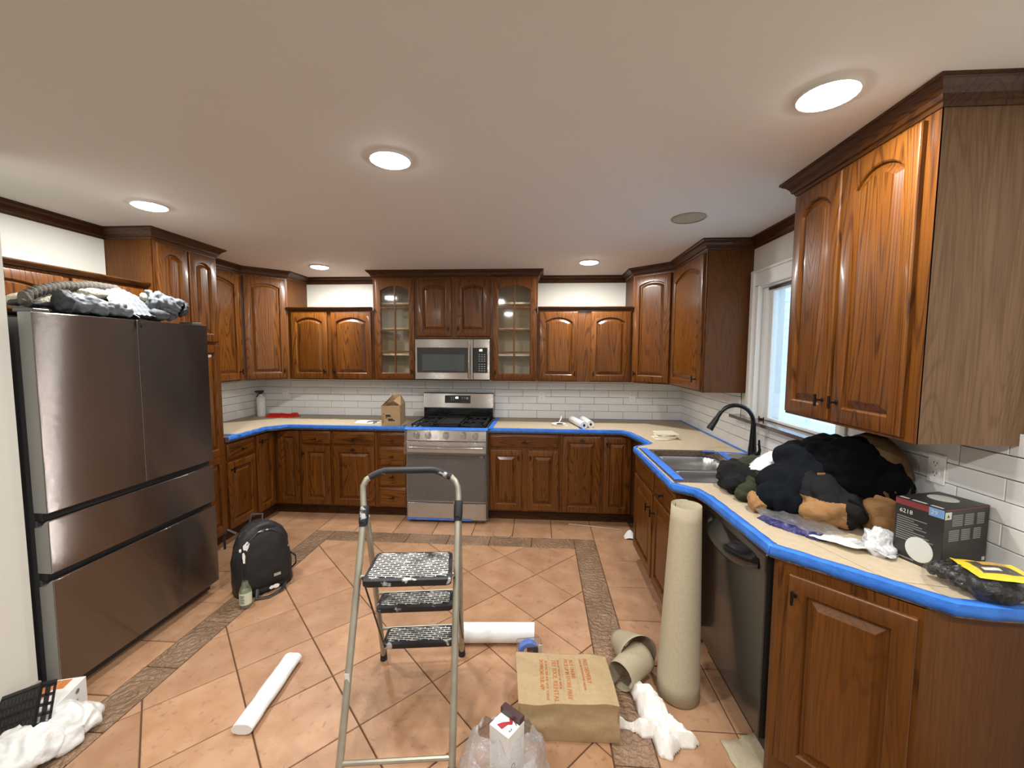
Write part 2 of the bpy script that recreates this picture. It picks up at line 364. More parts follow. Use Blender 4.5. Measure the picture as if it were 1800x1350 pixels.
TERRA = tilemat('terracotta_tile', (.375,.202,.106), (.46,.27,.157), (.21,.10,.054))
STRIP = tilemat('carved_strip_tile', (.205,.124,.072), (.275,.175,.109), (.13,.074,.039), True)
def clip(poly, x0, x1, y0, y1):
    for ax, lim, sg in ((0,x0,1),(0,x1,-1),(1,y0,1),(1,y1,-1)):
        out = []
        for i in range(len(poly)):
            a, b = poly[i], poly[(i+1) % len(poly)]
            da, db = (a[ax]-lim)*sg, (b[ax]-lim)*sg
            if da >= 0: out.append(a)
            if (da > 0 > db) or (da < 0 < db):
                t = da/(da-db); out.append((a[0]+(b[0]-a[0])*t, a[1]+(b[1]-a[1])*t))
        poly = out
        if len(poly) < 3: return []
    return poly
def inset(poly, d):
    n = len(poly); out = []
    A = sum(poly[i][0]*poly[(i+1)%n][1]-poly[(i+1)%n][0]*poly[i][1] for i in range(n))
    s = 1 if A > 0 else -1
    for i in range(n):
        p0, p, p1 = Vector((*poly[i-1],)), Vector((*poly[i],)), Vector((*poly[(i+1)%n],))
        e0, e1 = (p-p0), (p1-p)
        if e0.length < 1e-6 or e1.length < 1e-6: continue
        e0.normalize(); e1.normalize(); n0 = Vector((-e0.y, e0.x))*s; n1 = Vector((-e1.y, e1.x))*s
        k = n0 + n1; dn = 1 + n0.dot(n1)
        if dn < .15: k = n0; dn = 1
        out.append(tuple(p + k*(d/dn)))
    return out
def floortile(poly, m, name):
    A = abs(sum(poly[i][0]*poly[(i+1)%len(poly)][1]-poly[(i+1)%len(poly)][0]*poly[i][1] for i in range(len(poly))))/2
    if A < .0012: return
    c = (sum(p[0] for p in poly)/len(poly), sum(p[1] for p in poly)/len(poly))
    lo = [(p[0]-c[0], p[1]-c[1]) for p in poly]; a = inset(lo, .0028); b = inset(lo, .0052)
    if len(a) != len(b): return
    n = len(a); vs = [(x,y,-.006) for x,y in a]+[(x,y,-.0025) for x,y in a]+[(x,y,0) for x,y in b]
    fs = [(i,(i+1)%n,n+(i+1)%n,n+i) for i in range(n)]+[(n+i,n+(i+1)%n,2*n+(i+1)%n,2*n+i) for i in range(n)]+[tuple(range(2*n,3*n))]
    o = MB().add(vs, fs).build(name, m, floor); o.location = (c[0], c[1], 0)
SX, SY, DX, DY = .2545, .2615, -.009, 2.962
RX0, RX1, RY1 = -1.849, .312, 3.388
FY0 = .9
for i in range(-9, 3):
    for j in range(-9, 4):
        if (i+j) % 2 == 0: continue
        cx, cy = DX+i*SX, DY+j*SY
        p = clip([(cx-SX,cy),(cx,cy-SY),(cx+SX,cy),(cx,cy+SY)], RX0, RX1, FY0, RY1)
        if p: floortile(p, TERRA, 'floor_tile')
Y_R = [3.577-.3685*k for k in range(0, 9)]
for k in range(7):   # side border strips
    for x0, x1, off in ((.312,.492,0), (-2.024,-1.849,-.015)):
        y1 = 3.388-.3665*k+off*(k>0); y0 = 3.388-.3665*(k+1)+off
        floortile([(x0,y0),(x1,y0),(x1,y1),(x0,y1)], STRIP, 'border_tile')
for x0, x1 in ((.312,.492),(-2.024,-1.849)): floortile([(x0,3.388),(x1,3.388),(x1,3.572),(x0,3.572)], STRIP, 'border_tile')
xs = [.312]+[-.055-.364*k for k in range(5)]+[-1.849]
for a, b in zip(xs[1:], xs[:-1]): floortile([(a,3.388),(b,3.388),(b,3.572),(a,3.572)], STRIP, 'border_tile')
for k in range(7):   # tiles outside the border, right side
    y1, y0 = Y_R[k], Y_R[k+1]
    floortile([(.492,y0),(.863,y0),(.863,y1),(.492,y1)], TERRA, 'floor_tile'); floortile([(.863,y0),(1.10,y0),(1.10,y1),(.863,y1)], TERRA, 'floor_tile')
xo = [.863,.492,.121,-.230,-.595,-.955,-1.316,-1.68,-2.026,-2.40,-2.70]
for a, b in zip(xo[1:], xo[:-1]): floortile([(a,3.572),(b,3.572),(b,3.985),(a,3.985)], TERRA, 'floor_tile')
yl = [3.572,3.19,2.822,2.454,2.088,1.722,1.355,.99]
for a, b in zip(yl[1:], yl[:-1]):
    floortile([(-2.395,a),(-2.024,a),(-2.024,b),(-2.395,b)], TERRA, 'floor_tile'); floortile([(-2.76,a),(-2.395,a),(-2.395,b),(-2.76,b)], TERRA, 'floor_tile')

# splash-back tiles ---------------------------------------------------
TW, TH = .3108, .0765
Z0T = .9255
tile_mesh = {}
def walltile(parent, origin, ux, uz, un, u0, u1, z0, z1, T=.008):
    g = .0016; wdt, hgt = round(u1-u0-2*g, 4), round(z1-z0-2*g, 4)
    if wdt < .012 or hgt < .012: return
    key = (wdt, hgt, tuple(ux), tuple(un))
    ctr = Vector(origin) + Vector(ux)*(u0+u1)/2 + Vector(uz)*(z0+z1)/2
    U, N = Vector(ux), Vector(un)
    if key not in tile_mesh:
        e = .002; mb = MB(); a, b = wdt/2, hgt/2
        L = lambda p, q, d: [U*-p + Vector((0,0,-q)) + N*d, U*p + Vector((0,0,-q)) + N*d, U*p + Vector((0,0,q)) + N*d, U*-p + Vector((0,0,q)) + N*d]
        mb.loft([L(a,b,0), L(a,b,T-e*.6), L(a-e,b-e,T)], True, False, True)
        o = mb.build('wall_tile', TILEW, parent); tile_mesh[key] = o.data
    else:
        o = bpy.data.objects.new('wall_tile', tile_mesh[key]); COL.objects.link(o); o.parent = parent
    o.location = ctr
    o.rotation_euler = (random.uniform(-1,1)*.004, random.uniform(-1,1)*.004, 0)
def tilewall(parent, origin, ux, un, length, joints, ztop, skip=None, rows=7):
    """joints: offset of a vertical joint in the lowest row; rows run in half bond"""
    for r in range(rows):
        z0 = Z0T + r*TH - .0; z1 = min(z0+TH, ztop)
        if r == 0: z0 = .915
        if z1 - z0 < .012: continue
        u = (joints + (TW/2 if r % 2 else 0)) % TW - TW
        while u < length:
            a, b = max(u, 0), min(u+TW, length)
            if b > a:
                for (sa, sb, sz0, sz1) in [(a, b, z0, z1)] if not skip else skip(a, b, z0, z1):
                    walltile(parent, origin, ux, (0,0,1), un, sa, sb, sz0, sz1)
            u += TW
def groutplane(parent, mb): mb.build('grout', GROUT, parent)
groutplane(wall_back, MB().box(XL, XR, YB-.004, YB, .9, 1.345))
groutplane(wall_left, MB().box(XL, XL+.004, 3.235, YB, .9, 1.345))
groutplane(wall_right, MB().box(XR-.004, XR, 1.0, YB, .9, 1.14))
groutplane(wall_right, MB().box(XR-.004, XR, 1.0, 2.135, 1.14, 1.385).box(XR-.004, XR, 3.24, YB, 1.14, 1.345))
# joints on the back wall fall at X = .205 (+k*TW) in the bottom row
tilewall(wall_back, (XL, YB-.0035, 0), (1,0,0), (0,-1,0), XR-XL, (-.338-XL) % TW, 1.345, rows=6)
tilewall(wall_left, (XL+.0035, YB, 0), (0,-1,0), (1,0,0), YB-3.235, .068, 1.345, rows=6)
def skipwin(a, b, z0, z1):   # local u runs from the back corner towards the camera
    lo, hi = YB-3.24, YB-2.135
    out = []
    if z1 <= 1.14: return [(a, b, z0, z1)]
    if z0 < 1.14 and b > lo and a < hi:
        out.append((max(a,lo), min(b,hi), z0, 1.14))
    if a < lo: out.append((a, min(b, lo), z0, min(z1, 1.345)))
    if b > hi: out.append((max(a, hi), b, z0, z1))
    return [o for o in out if o[1]-o[0] > .01 and o[3]-o[2] > .01]
tilewall(wall_right, (XR-.0035, YB, 0), (0,-1,0), (-1,0,0), YB-1.02, .164, 1.385, skipwin, rows=7)

# crown mouldings and cornices -----------------------------------------
CP = [(.0,.0),(.006,.0),(.010,.012),(.018,.016),(.022,.030),(.034,.046),(.048,.056),(.052,.062),(.056,.062),(.056,.072),(0,.072)]
def crown(name, path, ztop, m=None, parent=None, sc=1.0, closed_side=1):
    """sweep the cornice profile along a plan path; it swells to the left of the travelling direction * side"""
    P = [Vector((p[0], p[1])) for p in path]; loops = []
    for i, p in enumerate(P):
        d0 = (p-P[i-1]).normalized() if i else (P[1]-p).normalized()
        d1 = (P[i+1]-p).normalized() if i < len(P)-1 else d0
        n0 = Vector((d0.y,-d0.x)); n1 = Vector((d1.y,-d1.x)); k = (n0+n1); k = k*(1/(1+n0.dot(n1)))
        loops.append([(p.x+k.x*o*sc, p.y+k.y*o*sc, ztop-.072*sc+z*sc) for o, z in CP])
    mb = MB().loft(loops, True, True, True)
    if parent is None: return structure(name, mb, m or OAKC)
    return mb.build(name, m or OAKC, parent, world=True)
# travelling so that the room is on the right-hand side
crown('trim_1', [(-2.60,YB),(-1.70,YB)], CEIL); crown('trim_2', [(-.03,YB),(.90,YB)], CEIL)
crown('trim_3', [(XR,3.15),(XR,2.12)], CEIL); crown('trim_4', [(-2.95,1.63),(-2.95,2.68)], CEIL)

# window -------------------------------------------------------------
def window():
    c = MB()
    for (y0,y1,z0,z1) in ((WY1,WY1+.085,WZ0-.04,WZ1+.01),(WY0-.07,WY0,WZ0-.04,WZ1+.01),(WY0-.07,WY1+.085,WZ1,WZ1+.10)): c.box(XR-.022, XR, y0, y1, z0, z1)
    c.box(XR-.030, XR-.012, WY0-.08, WY1+.20-.10, WZ1+.095, WZ1+.115)
    root = structure('window_1', c, TRIMW, bevel=.003)
    b = MB()   # backband and stepped stop mouldings
    for d, k in ((.060,.034),(.085,.028)): b.box(XR-k, XR, WY1+d-.012, WY1+d+.012, WZ0-.04, WZ1+.115)
    for y in (WY1,): b.box(XR-.028, XR, y-.010, y+.006, WZ0, WZ1)
    b.build('casing_moulding', TRIMW, root)
    j = MB(); j.box(XR, XR+.16, WY1-.002, WY1+.012, WZ0, WZ1).box(XR, XR+.16, WY0-.012, WY0+.002, WZ0, WZ1).box(XR, XR+.16, WY0, WY1, WZ1-.012, WZ1)
    j.build('window_jamb', TRIMW, root)
    for y0, y1, x in ((WY1-.050, WY1-.004, .012), (WY1-.105, WY1-.056, .026), (WY0+.004, WY0+.03, .026)):
        MB().box(XR+x, XR+x+.03, y0, y1, WZ0+.002, WZ1-.014).build('sash_stile', TRIMW, root, bevel=.003)
    for z0, z1 in ((WZ0+.002, WZ0+.020), (WZ1-.045, WZ1-.014)): MB().box(XR+.026, XR+.056, WY0+.03, WY1-.105, z0, z1).build('sash_rail', TRIMW, root, bevel=.003)
    MB().box(XR+.040, XR+.043, WY0+.03, WY1-.105, WZ0+.020, WZ1-.045).build('window_pane', WGLASS, root)
    MB().box(XR+.022, XR+.0245, WY0+.03, WY1-.054, WZ1-.034, WZ1-.016).build('screen_track', BLKP, root)
    k = MB(); k.box(XR-.006, XR+.010, WY1-.085, WY1-.055, WZ0+.001, WZ0+.012); k.cyl((XR+.002,WY1-.105,WZ0),(XR+.002,WY1-.105,WZ0+.022),.004,n=8); k.cyl((XR+.002,WY1-.045,WZ0),(XR+.002,WY1-.045,WZ0+.022),.004,n=8)
    k.build('sash_latch', BLACKM, root)
window()
sill = MB().prism([(XR+.10,WY0),(XR+.10,WY1),(XR,WY1),(XR,WY1+.22),(XR-.095,WY1+.20),(XR-.095,WY0-.06),(XR,WY0-.06),(XR,WY0)], WZ0-.022, WZ0)
tag(sill.build('window_sill', mat('brown_stone_sill', (.10,.062,.045), .12, coat=.3), None, org=(XR,2.6,WZ0-.022), bevel=.003), kind='structure')
# outside: snow and the clapboard side of the next house
sn = MB().sheet(lambda u, v: (1.75+u*6, -3+v*14, -.5+.05*noise.noise(Vector((u*6,v*14,0)))), 8, 16).build('snowy_ground', mat('snow', (.82,.87,.93), .8), None, org=(4.7,4,-.5)); sn['kind'] = 'structure'
nh = thing('neighbouring_house', 'pale blue-white clapboard house side seen through the kitchen window', 'house', (4.8, 4.5, -.5))
SID = mat('pale_siding', (.60,.70,.80), .6)
MB().box(4.82, 5.0, -1.5, 11, -.5, 4.6).build('wall', SID, nh, world=True)
cb = None
for k in range(28):
    z = -.4+k*.17
    if cb is None:
        mb = MB().add([(4.815,-1.5,z),(4.815,11,z),(4.785,11,z),(4.785,-1.5,z),(4.815,-1.5,z+.17),(4.815,11,z+.17)],[(0,1,2,3),(3,2,5,4),(0,3,4),(1,5,2)])
        o = mb.build('clapboard', SID, nh, world=True); cb = o.data
    else:
        o = bpy.data.objects.new('clapboard', cb); COL.objects.link(o); o.parent = nh; o.location = (0,0,.17*k)

# ceiling lights ------------------------------------------------------
_lm = {}
def ceiling_light(i, x, y, label, lit=True):
    t = thing('ceiling_light', label, 'ceiling light', (x, y, CEIL), 0, 'recessed lights in the ceiling')
    if not _lm:
        ring = MB().lathe([(.081,-.009),(.084,-.010),(.089,-.006),(.090,0),(.081,0)], n=32, caps=False).build('trim_ring', TRIMW, t, smooth=50)
        lens = MB().lathe([(.001,-.022),(.03,-.0212),(.06,-.018),(.075,-.013),(.0812,-.0088)], n=32, caps=False).build('lens', LENS, t)
        _lm['r'] = ring.data; _lm['l'] = lens.data
    else:
        for nm, k in (('trim_ring','r'),('lens','l')):
            o = bpy.data.objects.new(nm, _lm[k]); COL.objects.link(o); o.parent = t
    lamp(x, y, LIGHT_W)
for i, ((x, y), lb) in enumerate(zip(LIGHTS, ['large lit recessed ceiling light beside the near right wall cabinet', 'lit recessed ceiling light nearest the middle of the ceiling', 'lit recessed ceiling light in front of the wall above the refrigerator',
        'lit recessed ceiling light above the left rear counter corner', 'lit recessed ceiling light above the counter right of the range'])): ceiling_light(i, x, y, lb)
for (x, y), lb in zip(FILL_BEHIND, ['added unseen ceiling fill light on the right behind the camera', 'added unseen ceiling fill light in the middle behind the camera', 'added unseen ceiling fill light on the left behind the camera']): ceiling_light(0, x, y, lb)  # added fill lamps out of view, dressed like the visible fittings
t = thing('ceiling_speaker', 'unlit round beige disc fixture set in the ceiling', 'ceiling fixture', (.89, 2.645, CEIL))
MB().lathe([(.086,0),(.100,0),(.102,-.004),(.095,-.009),(.086,-.009)], n=32, caps=False).build('trim_ring', mat('beige_trim', (.42,.38,.30), .5), t, smooth=50)
MB().lathe([(.001,-.004),(.05,-.006),(.087,-.007)], n=32, caps=False).build('face_disc', mat('beige_disc', (.50,.46,.38), .55), t, smooth=60)
# ------------------------------------------------------------------ cabinets
# local frame of a cabinet: face frame at y = 0 looking towards -y, x to the right, z up from the floor
def door_loops(x0, x1, z0, z1, st, rise, top=None, bot=None):
    """opening with a segmental-arched head: returns fn(inset, y) -> loop, and the matching outer loop fn"""
    ox0, ox1, oz0, pk = x0+st, x1-st, z0+(bot or st), z1-(top or st)
    a = (ox1-ox0)/2; cx = (ox0+ox1)/2; NA = 12
    if rise > 0: R = (a*a+rise*rise)/(2*rise); cz = pk-R
    def opening(d, y):
        pts = [(ox0+d, oz0+d), (ox1-d, oz0+d)]
        for k in range(NA+1):
            x = ox1-d-(2*a-2*d)*k/NA
            z = cz+math.sqrt(max((R-d)**2-(x-cx)**2, 0)) if rise > 0 else pk-d
            pts.append((x, z))
        return [(p[0], y, p[1]) for p in pts]
    def outer(d, y):
        pts = [(x0+d, z0+d), (x1-d, z0+d)]+[(x1-d-(x1-x0-2*d)*k/NA, z1-d) for k in range(NA+1)]
        return [(p[0], y, p[1]) for p in pts]
    return opening, outer
def add_handle(par, x, z, vert=True, y=-.022, ln=.052):
    mb = MB(); mb.cyl((x, y+.002, z), (x, y-.026, z), .0045, n=8)
    if vert: mb.box(x-.0045, x+.0045, y-.034, y-.025, z-ln/2, z+ln/2)
    else: mb.box(x-ln/2, x+ln/2, y-.034, y-.025, z-.0045, z+.0045)
    mb.cyl((x, y+.002, z), (x, y-.004, z), .009, n=10)
    return mb.build('handle', BLACKM, par, bevel=.0012)
def door(cab, x0, x1, z0, z1, rise=0, hx=None, hz=None, hvert=True, t=.021, st=.052, panels=None, m=None, pm=1.0):
    d = MB(); segs = panels or [(z0, z1)]
    P = []
    for a, b in segs:
        op, ou = door_loops(x0, x1, a, b, st, rise if b == z1 else 0, top=st+.004, bot=st+.006)
        e0 = 0 if panels else .004
        d.loft([ou(0,0), ou(0,-t+.006), ou(.0025,-t+.0015), ou(.006 if not panels else .003,-t), op(0,-t), op(.005,-t+.004), op(.008,-t+.0155)], True)
        P.append(op)
    o = d.build('door', m or OAK, cab, smooth=28)
    for op in P:
        p = MB(); p.loft([op(.006,-t+.0165), op(.008,-t+.0145), op(.009+.007*pm,-t+.0145), op(.009+.031*pm,-t+.0015), op(.009+.037*pm,-t+.001), op(.009+.048*pm,-t+.001)], True, False, True)
        p.build('door_panel', m or OAK, o, smooth=20)
    if hx is not None: add_handle(o, hx, hz, hvert)
    return o
def drawer(cab, x0, x1, z0, z1, t=.021, handle=True, hz=None, m=None):
    R = lambda d, y: [(x0+d,y,z0+d),(x1-d,y,z0+d),(x1-d,y,z1-d),(x0+d,y,z1-d)]
    o = MB().loft([R(0,0),R(0,-t+.009),R(.004,-t+.006),R(.012,-t+.004),R(.020,-t),R(.024,-t)], True, False, True).build('drawer', m or OAKH, cab, smooth=25)
    if handle: add_handle(o, (x0+x1)/2, hz or (z0+z1)/2, False)
    return o
def body(cab, x0, x1, dep, z0, z1, name='body', m=None, hollow=False):
    """carcass with a face frame; hollow leaves the front open with an 18 mm shell"""
    mb = MB()
    if not hollow: mb.box(x0, x1, 0, dep, z0, z1)
    else:
        s = .018
        mb.box(x0,x0+s,0,dep,z0,z1).box(x1-s,x1,0,dep,z0,z1).box(x0+s,x1-s,0,dep,z0,z0+s).box(x0+s,x1-s,0,dep,z1-s,z1).box(x0+s,x1-s,dep-.006,dep,z0+s,z1-s)
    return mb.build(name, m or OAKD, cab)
def frame(cab, x0, x1, z0, z1, holes):
    """face frame boards around the openings: stiles run through, rails between"""
    xs = sorted(set([x0, x1]+[v for h in holes for v in h[:2]])); mb = MB()
    for h in holes: pass
    xsid = [x0]+[h[0] for h in holes]
    edges = sorted(holes)
    prev = x0
    for h in edges:
        if h[0]-prev > .002: mb.box(prev, h[0], -.001, .018, z0, z1)
        mb.box(h[0], h[1], -.001, .018, z0, h[2]); mb.box(h[0], h[1], -.001, .018, h[3], z1)
        prev = h[1]
    if x1-prev > .002: mb.box(prev, x1, -.001, .018, z0, z1)
    return mb.build('face_frame', OAK, cab)
ZU0, ZU1 = 1.345, 2.392
FU = 4.177; DU = YB-FU-.001          # wall cabinets: face-frame plane and depth on the back wall
def local_crown(cab, path, ztop):   # path in the cabinet's local frame (travelling with the room on the right)
    P = [Vector((p[0], p[1])) for p in path]; loops = []
    for i, p in enumerate(P):
        d0 = (p-P[i-1]).normalized() if i else (P[1]-p).normalized()
        d1 = (P[i+1]-p).normalized() if i < len(P)-1 else d0
        n0 = Vector((d0.y,-d0.x)); n1 = Vector((d1.y,-d1.x)); k = (n0+n1)*(1/(1+n0.dot(n1)))
        loops.append([(p.x+k.x*o, p.y+k.y*o, ztop-.072+z) for o, z in CP])
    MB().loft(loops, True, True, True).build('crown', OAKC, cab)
def cap_mould(cab, x0, x1, z):      # small moulding on top of the short cabinets
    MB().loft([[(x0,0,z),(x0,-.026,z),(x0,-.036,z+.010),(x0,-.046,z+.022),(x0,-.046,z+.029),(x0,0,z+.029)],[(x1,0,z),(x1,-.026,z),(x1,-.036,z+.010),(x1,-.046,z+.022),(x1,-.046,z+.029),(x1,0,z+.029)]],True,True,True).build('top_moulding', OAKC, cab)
WG = 'oak wall cabinets'; BG = 'oak base cabinets'
# --- back wall, short pair left and right
for nm, x0, x1, dr, lb in (('L', -2.605, -1.706, [(-2.572,-2.186),(-2.146,-1.722)], 'short two-door oak wall cabinet left of the microwave, white wall above it'),
                           ('R', -.024, .900, [(-.006,.372),(.500,.884)], 'short two-door oak wall cabinet right of the microwave, white wall above it')):
    c = thing('wall_cabinet', lb, 'cabinet', (x0, FU, 0), 0, WG); w = x1-x0
    body(c, 0, w, DU, ZU0, 2.058); MB().box(0, w, -.001, .004, ZU0, 2.058).build('face_frame', OAK, c)
    cap_mould(c, 0, w, 2.058)
    for k, (a, b) in enumerate(dr):
        door(c, a-x0, b-x0, 1.355, 2.040, rise=.045, hx=(b-x0-.028) if k == 0 else (a-x0+.028), hz=1.43)
# --- glazed pair flanking the microwave cabinet
def glass_door(cab, x0, x1, z0, z1, hx):
    t, st, rise = .021, .052, .05
    op, ou = door_loops(x0, x1, z0, z1, st, rise, top=st+.012, bot=st+.006)
    o = MB().loft([ou(0,0), ou(0,-t+.006), ou(.0025,-t+.0015), ou(.006,-t), op(0,-t), op(.006,-t+.006), op(.006,0), ou(0,0)], True).build('door', OAK, cab, smooth=28)
    gx0, gx1, gz0, gz1 = x0+st+.004, x1-st-.004, z0+st+.006, z1-st-.012
    xm = (gx0+gx1)/2; H = (gz1-gz0)/4; mu = .0075
    MB().box(xm-mu, xm+mu, -t+.002, -.004, gz0, gz1-.002).build('muntin', OAK, o, bevel=.002)
    for k in (1,2,3): MB().box(gx0, gx1, -t+.0025, -.0045, gz0+k*H-mu, gz0+k*H+mu).build('muntin', OAKH, o, bevel=.002)
    for k in range(4):
        for a, b in ((gx0, xm-mu), (xm+mu, gx1)):
            lo = gz0+k*H+(mu if k else 0); hi = gz0+(k+1)*H-(mu if k < 3 else 0)
            if k < 3: p = [(a,-.009,lo),(b,-.009,lo),(b,-.009,hi),(a,-.009,hi)]
            else:
                inn = [q for q in op(.004,-.009) if a-1e-4 <= q[0] <= b+1e-4][2 if False else 0:]
                top = sorted([q for q in op(.004,-.009)[2:] if a < q[0] < b], key=lambda q: -q[0])
                p = [(a,-.009,lo),(b,-.009,lo)]+[(b,-.009,top[0][2])]+[tuple(q) for q in top]+[(a,-.009,top[-1][2])]
            MB().add(p, [tuple(range(len(p)))]).build('pane', GLASS, o)
    add_handle(o, hx, z0+.075)
BEIGE = mat('cabinet_lining', (.66,.56,.37), .6, mottle=(6,(.72,.62,.42),.3,.7,(6,6,1)))
for x0, x1, a, b, hx, lb in ((-1.702, -1.257, -1.673, -1.272, -1.298, 'tall glass-door oak cabinet on the left of the microwave'), (-.492, -.028, -.474, -.043, -.448, 'tall glass-door oak cabinet on the right of the microwave')):
    c = thing('glass_cabinet', lb, 'cabinet', (x0, FU, 0), 0, WG); w = x1-x0
    body(c, 0, w, DU, ZU0, ZU1, hollow=True)
    MB().box(.019, w-.019, DU-.010, DU-.007, ZU0+.02, ZU1-.02).box(.0185,.0195,.02,DU-.01,ZU0+.02,ZU1-.02).box(w-.0195,w-.0185,.02,DU-.01,ZU0+.02,ZU1-.02).build('lining', BEIGE, c)
    frame(c, 0, w, ZU0, ZU1, [(a-x0+.03, b-x0-.03, ZU0+.04, ZU1-.05)])
    for z in (1.60, 1.86, 2.12): MB().box(.0195, w-.0195, .022, DU-.011, z, z+.018).build('shelf', BEIGE, c)
    glass_door(c, a-x0, b-x0, 1.358, 2.366, hx-x0)
    if x0 < -1: local_crown(c, [(0, DU), (0, 0), (w, 0)], CEIL)
    else: local_crown(c, [(0, 0), (w, 0), (w, DU)], CEIL)
c = thing('microwave_cabinet', 'two-door oak cabinet above the microwave', 'cabinet', (-1.255, FU, 0), 0, WG); w = .761
body(c, 0, w, DU, 1.772, ZU1); MB().box(0, w, -.001, .004, 1.772, ZU1).build('face_frame', OAK, c)
door(c, -1.240+1.255, -.893+1.255, 1.792, 2.366, rise=.04, hx=.334, hz=1.868); door(c, -.848+1.255, -.506+1.255, 1.792, 2.366, rise=.04, hx=.435, hz=1.868)
local_crown(c, [(0,0),(w,0)], CEIL)
# --- diagonal corner cabinets
def diag(name, lb, A, B, poly, hside):
    """A -> B is the slanted face seen left to right"""
    rz = math.atan2(B[1]-A[1], B[0]-A[0]); L = math.hypot(B[0]-A[0], B[1]-A[1])
    c = thing(name, lb, 'cabinet', (A[0], A[1], 0), rz, WG)
    ca, sa = math.cos(-rz), math.sin(-rz)
    lp = [((p[0]-A[0])*ca-(p[1]-A[1])*sa, (p[0]-A[0])*sa+(p[1]-A[1])*ca) for p in poly]
    MB().prism(lp, ZU0, ZU1).build('body', OAKD, c)
    MB().box(0, L, -.001, .004, ZU0, ZU1).build('face_frame', OAK, c)
    hx = L-.055 if hside == 'r' else .050
    door(c, .022, L-.022, 1.358, 2.366, rise=.035, hx=hx, hz=1.435)
    return c, L, lp
c, L, lp = diag('corner_cabinet', 'slanted corner oak wall cabinet left of the short left cabinet', (-2.910,3.897), (-2.610,4.177), [(-2.910,3.897),(-2.610,4.177),(-2.610,YB-.001),(XL+.001,YB-.001),(XL+.001,3.897)], 'r')
local_crown(c, [(0,0),(L,0),lp[2]], CEIL)
c, L, lp = diag('corner_cabinet', 'slanted corner oak wall cabinet above the stack of tile pieces', (.905,4.177), (1.205,3.897), [(.905,4.177),(1.205,3.897),(XR-.001,3.897),(XR-.001,YB-.001),(.905,YB-.001)], 'l')
local_crown(c, [lp[4],(0,0),(L,0)], CEIL)
# --- side-wall wall cabinets
c = thing('wall_cabinet', 'single-door oak wall cabinet between the tall pantry and the left corner cabinet', 'cabinet', (-2.910, 3.240, 0), PI/2, WG)
body(c, 0, .656, .309, ZU0, ZU1); MB().box(0, .656, -.001, .004, ZU0, ZU1).build('face_frame', OAK, c)
door(c, .025, .615, 1.358, 2.366, rise=.05, hx=.585, hz=1.435); local_crown(c, [(0,0),(.656,0)], CEIL)
c = thing('wall_cabinet', 'single-door oak wall cabinet just left of the window', 'cabinet', (1.205, 3.895, 0), -PI/2, WG)
body(c, 0, .745, XR-1.206, ZU0, ZU1); MB().box(0, .745, -.001, .004, ZU0, ZU1).build('face_frame', OAK, c)
door(c, .03, .715, 1.358, 2.366, rise=.06, hx=.655, hz=1.44); local_crown(c, [(0,0),(.745,0),(.745,XR-1.206)], CEIL)
c = thing('wall_cabinet', 'large two-door oak wall cabinet with a wide bare side, right of the window', 'cabinet', (1.212, 2.118, 0), -PI/2, WG)
body(c, 0, .716, XR-1.213, ZU0, ZU1, m=oak('oak_bare_side', rough=.6, coat=0, grain=.4, c1=(.215,.128,.070), c2=(.165,.092,.048))); MB().box(0, .716, -.001, .004, ZU0, ZU1).build('face_frame', OAK, c)
door(c, .022, .322, 1.358, 2.366, rise=.05, hx=.292, hz=1.44); door(c, .345, .672, 1.358, 2.366, rise=.055, hx=.377, hz=1.44)
local_crown(c, [(0,XR-1.213),(0,0),(.716,0),(.716,XR-1.213)], CEIL)
# --- above the refrigerator, and the pantry
c = thing('wall_cabinet', 'low two-door oak cabinet above the refrigerator, behind the grey jacket', 'cabinet', (-2.672, 1.645, 0), PI/2, WG)
body(c, 0, 1.030, .277, 1.825, 2.060); MB().box(0, 1.03, -.001, .004, 1.825, 2.060).build('face_frame', OAK, c); cap_mould(c, 0, 1.03, 2.060)
door(c, .022, .530, 1.838, 2.042, rise=.045, st=.046, pm=.3); door(c, .575, 1.010, 1.838, 2.042, rise=.045, st=.046, pm=.3)
c = thing('pantry_cabinet', 'tall oak pantry cabinet standing right of the refrigerator', 'cabinet', (-2.612, 2.682, 0), PI/2)
body(c, 0, .552, XR*0+.607, .11, ZU1); MB().box(0, .552, -.001, .004, .11, ZU1).build('face_frame', OAK, c)
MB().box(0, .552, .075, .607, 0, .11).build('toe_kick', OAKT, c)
for a, b in ((.020, .262), (.282, .530)):
    door(c, a, b, 1.705, 2.366, rise=.04); door(c, a, b, .135, 1.680, panels=[(.135,.775),(.775,1.680)])
local_crown(c, [(0,.33),(0,0),(.552,0),(.552,.29)], CEIL)

# ------------------------------------------------------------------ base cabinets
FB = 3.897; ZB1 = .872
def base(name, lb, loc, rz, w, dep, toe=True, hollow=False):
    c = thing(name, lb, 'cabinet', (loc[0], loc[1], 0), rz, BG)
    if hollow:
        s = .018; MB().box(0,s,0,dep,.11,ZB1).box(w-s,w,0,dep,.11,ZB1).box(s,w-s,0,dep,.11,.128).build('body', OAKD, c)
        MB().box(s, w-s, 0, .004, .128, ZB1).build('face_frame', OAK, c)
    else:
        body(c, 0, w, dep, .11, ZB1); MB().box(0, w, -.001, .004, .11, ZB1).build('face_frame', OAK, c)
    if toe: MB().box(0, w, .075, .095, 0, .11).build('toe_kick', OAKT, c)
    return c
DB = YB-FB-.001
c = base('base_cabinet', 'oak base cabinet with one drawer over a door, right next to the pantry', (-2.620, 3.238), PI/2, .366, .598)
drawer(c, .018, .350, .715, .855); door(c, .018, .350, .125, .695, hx=.050, hz=.63)
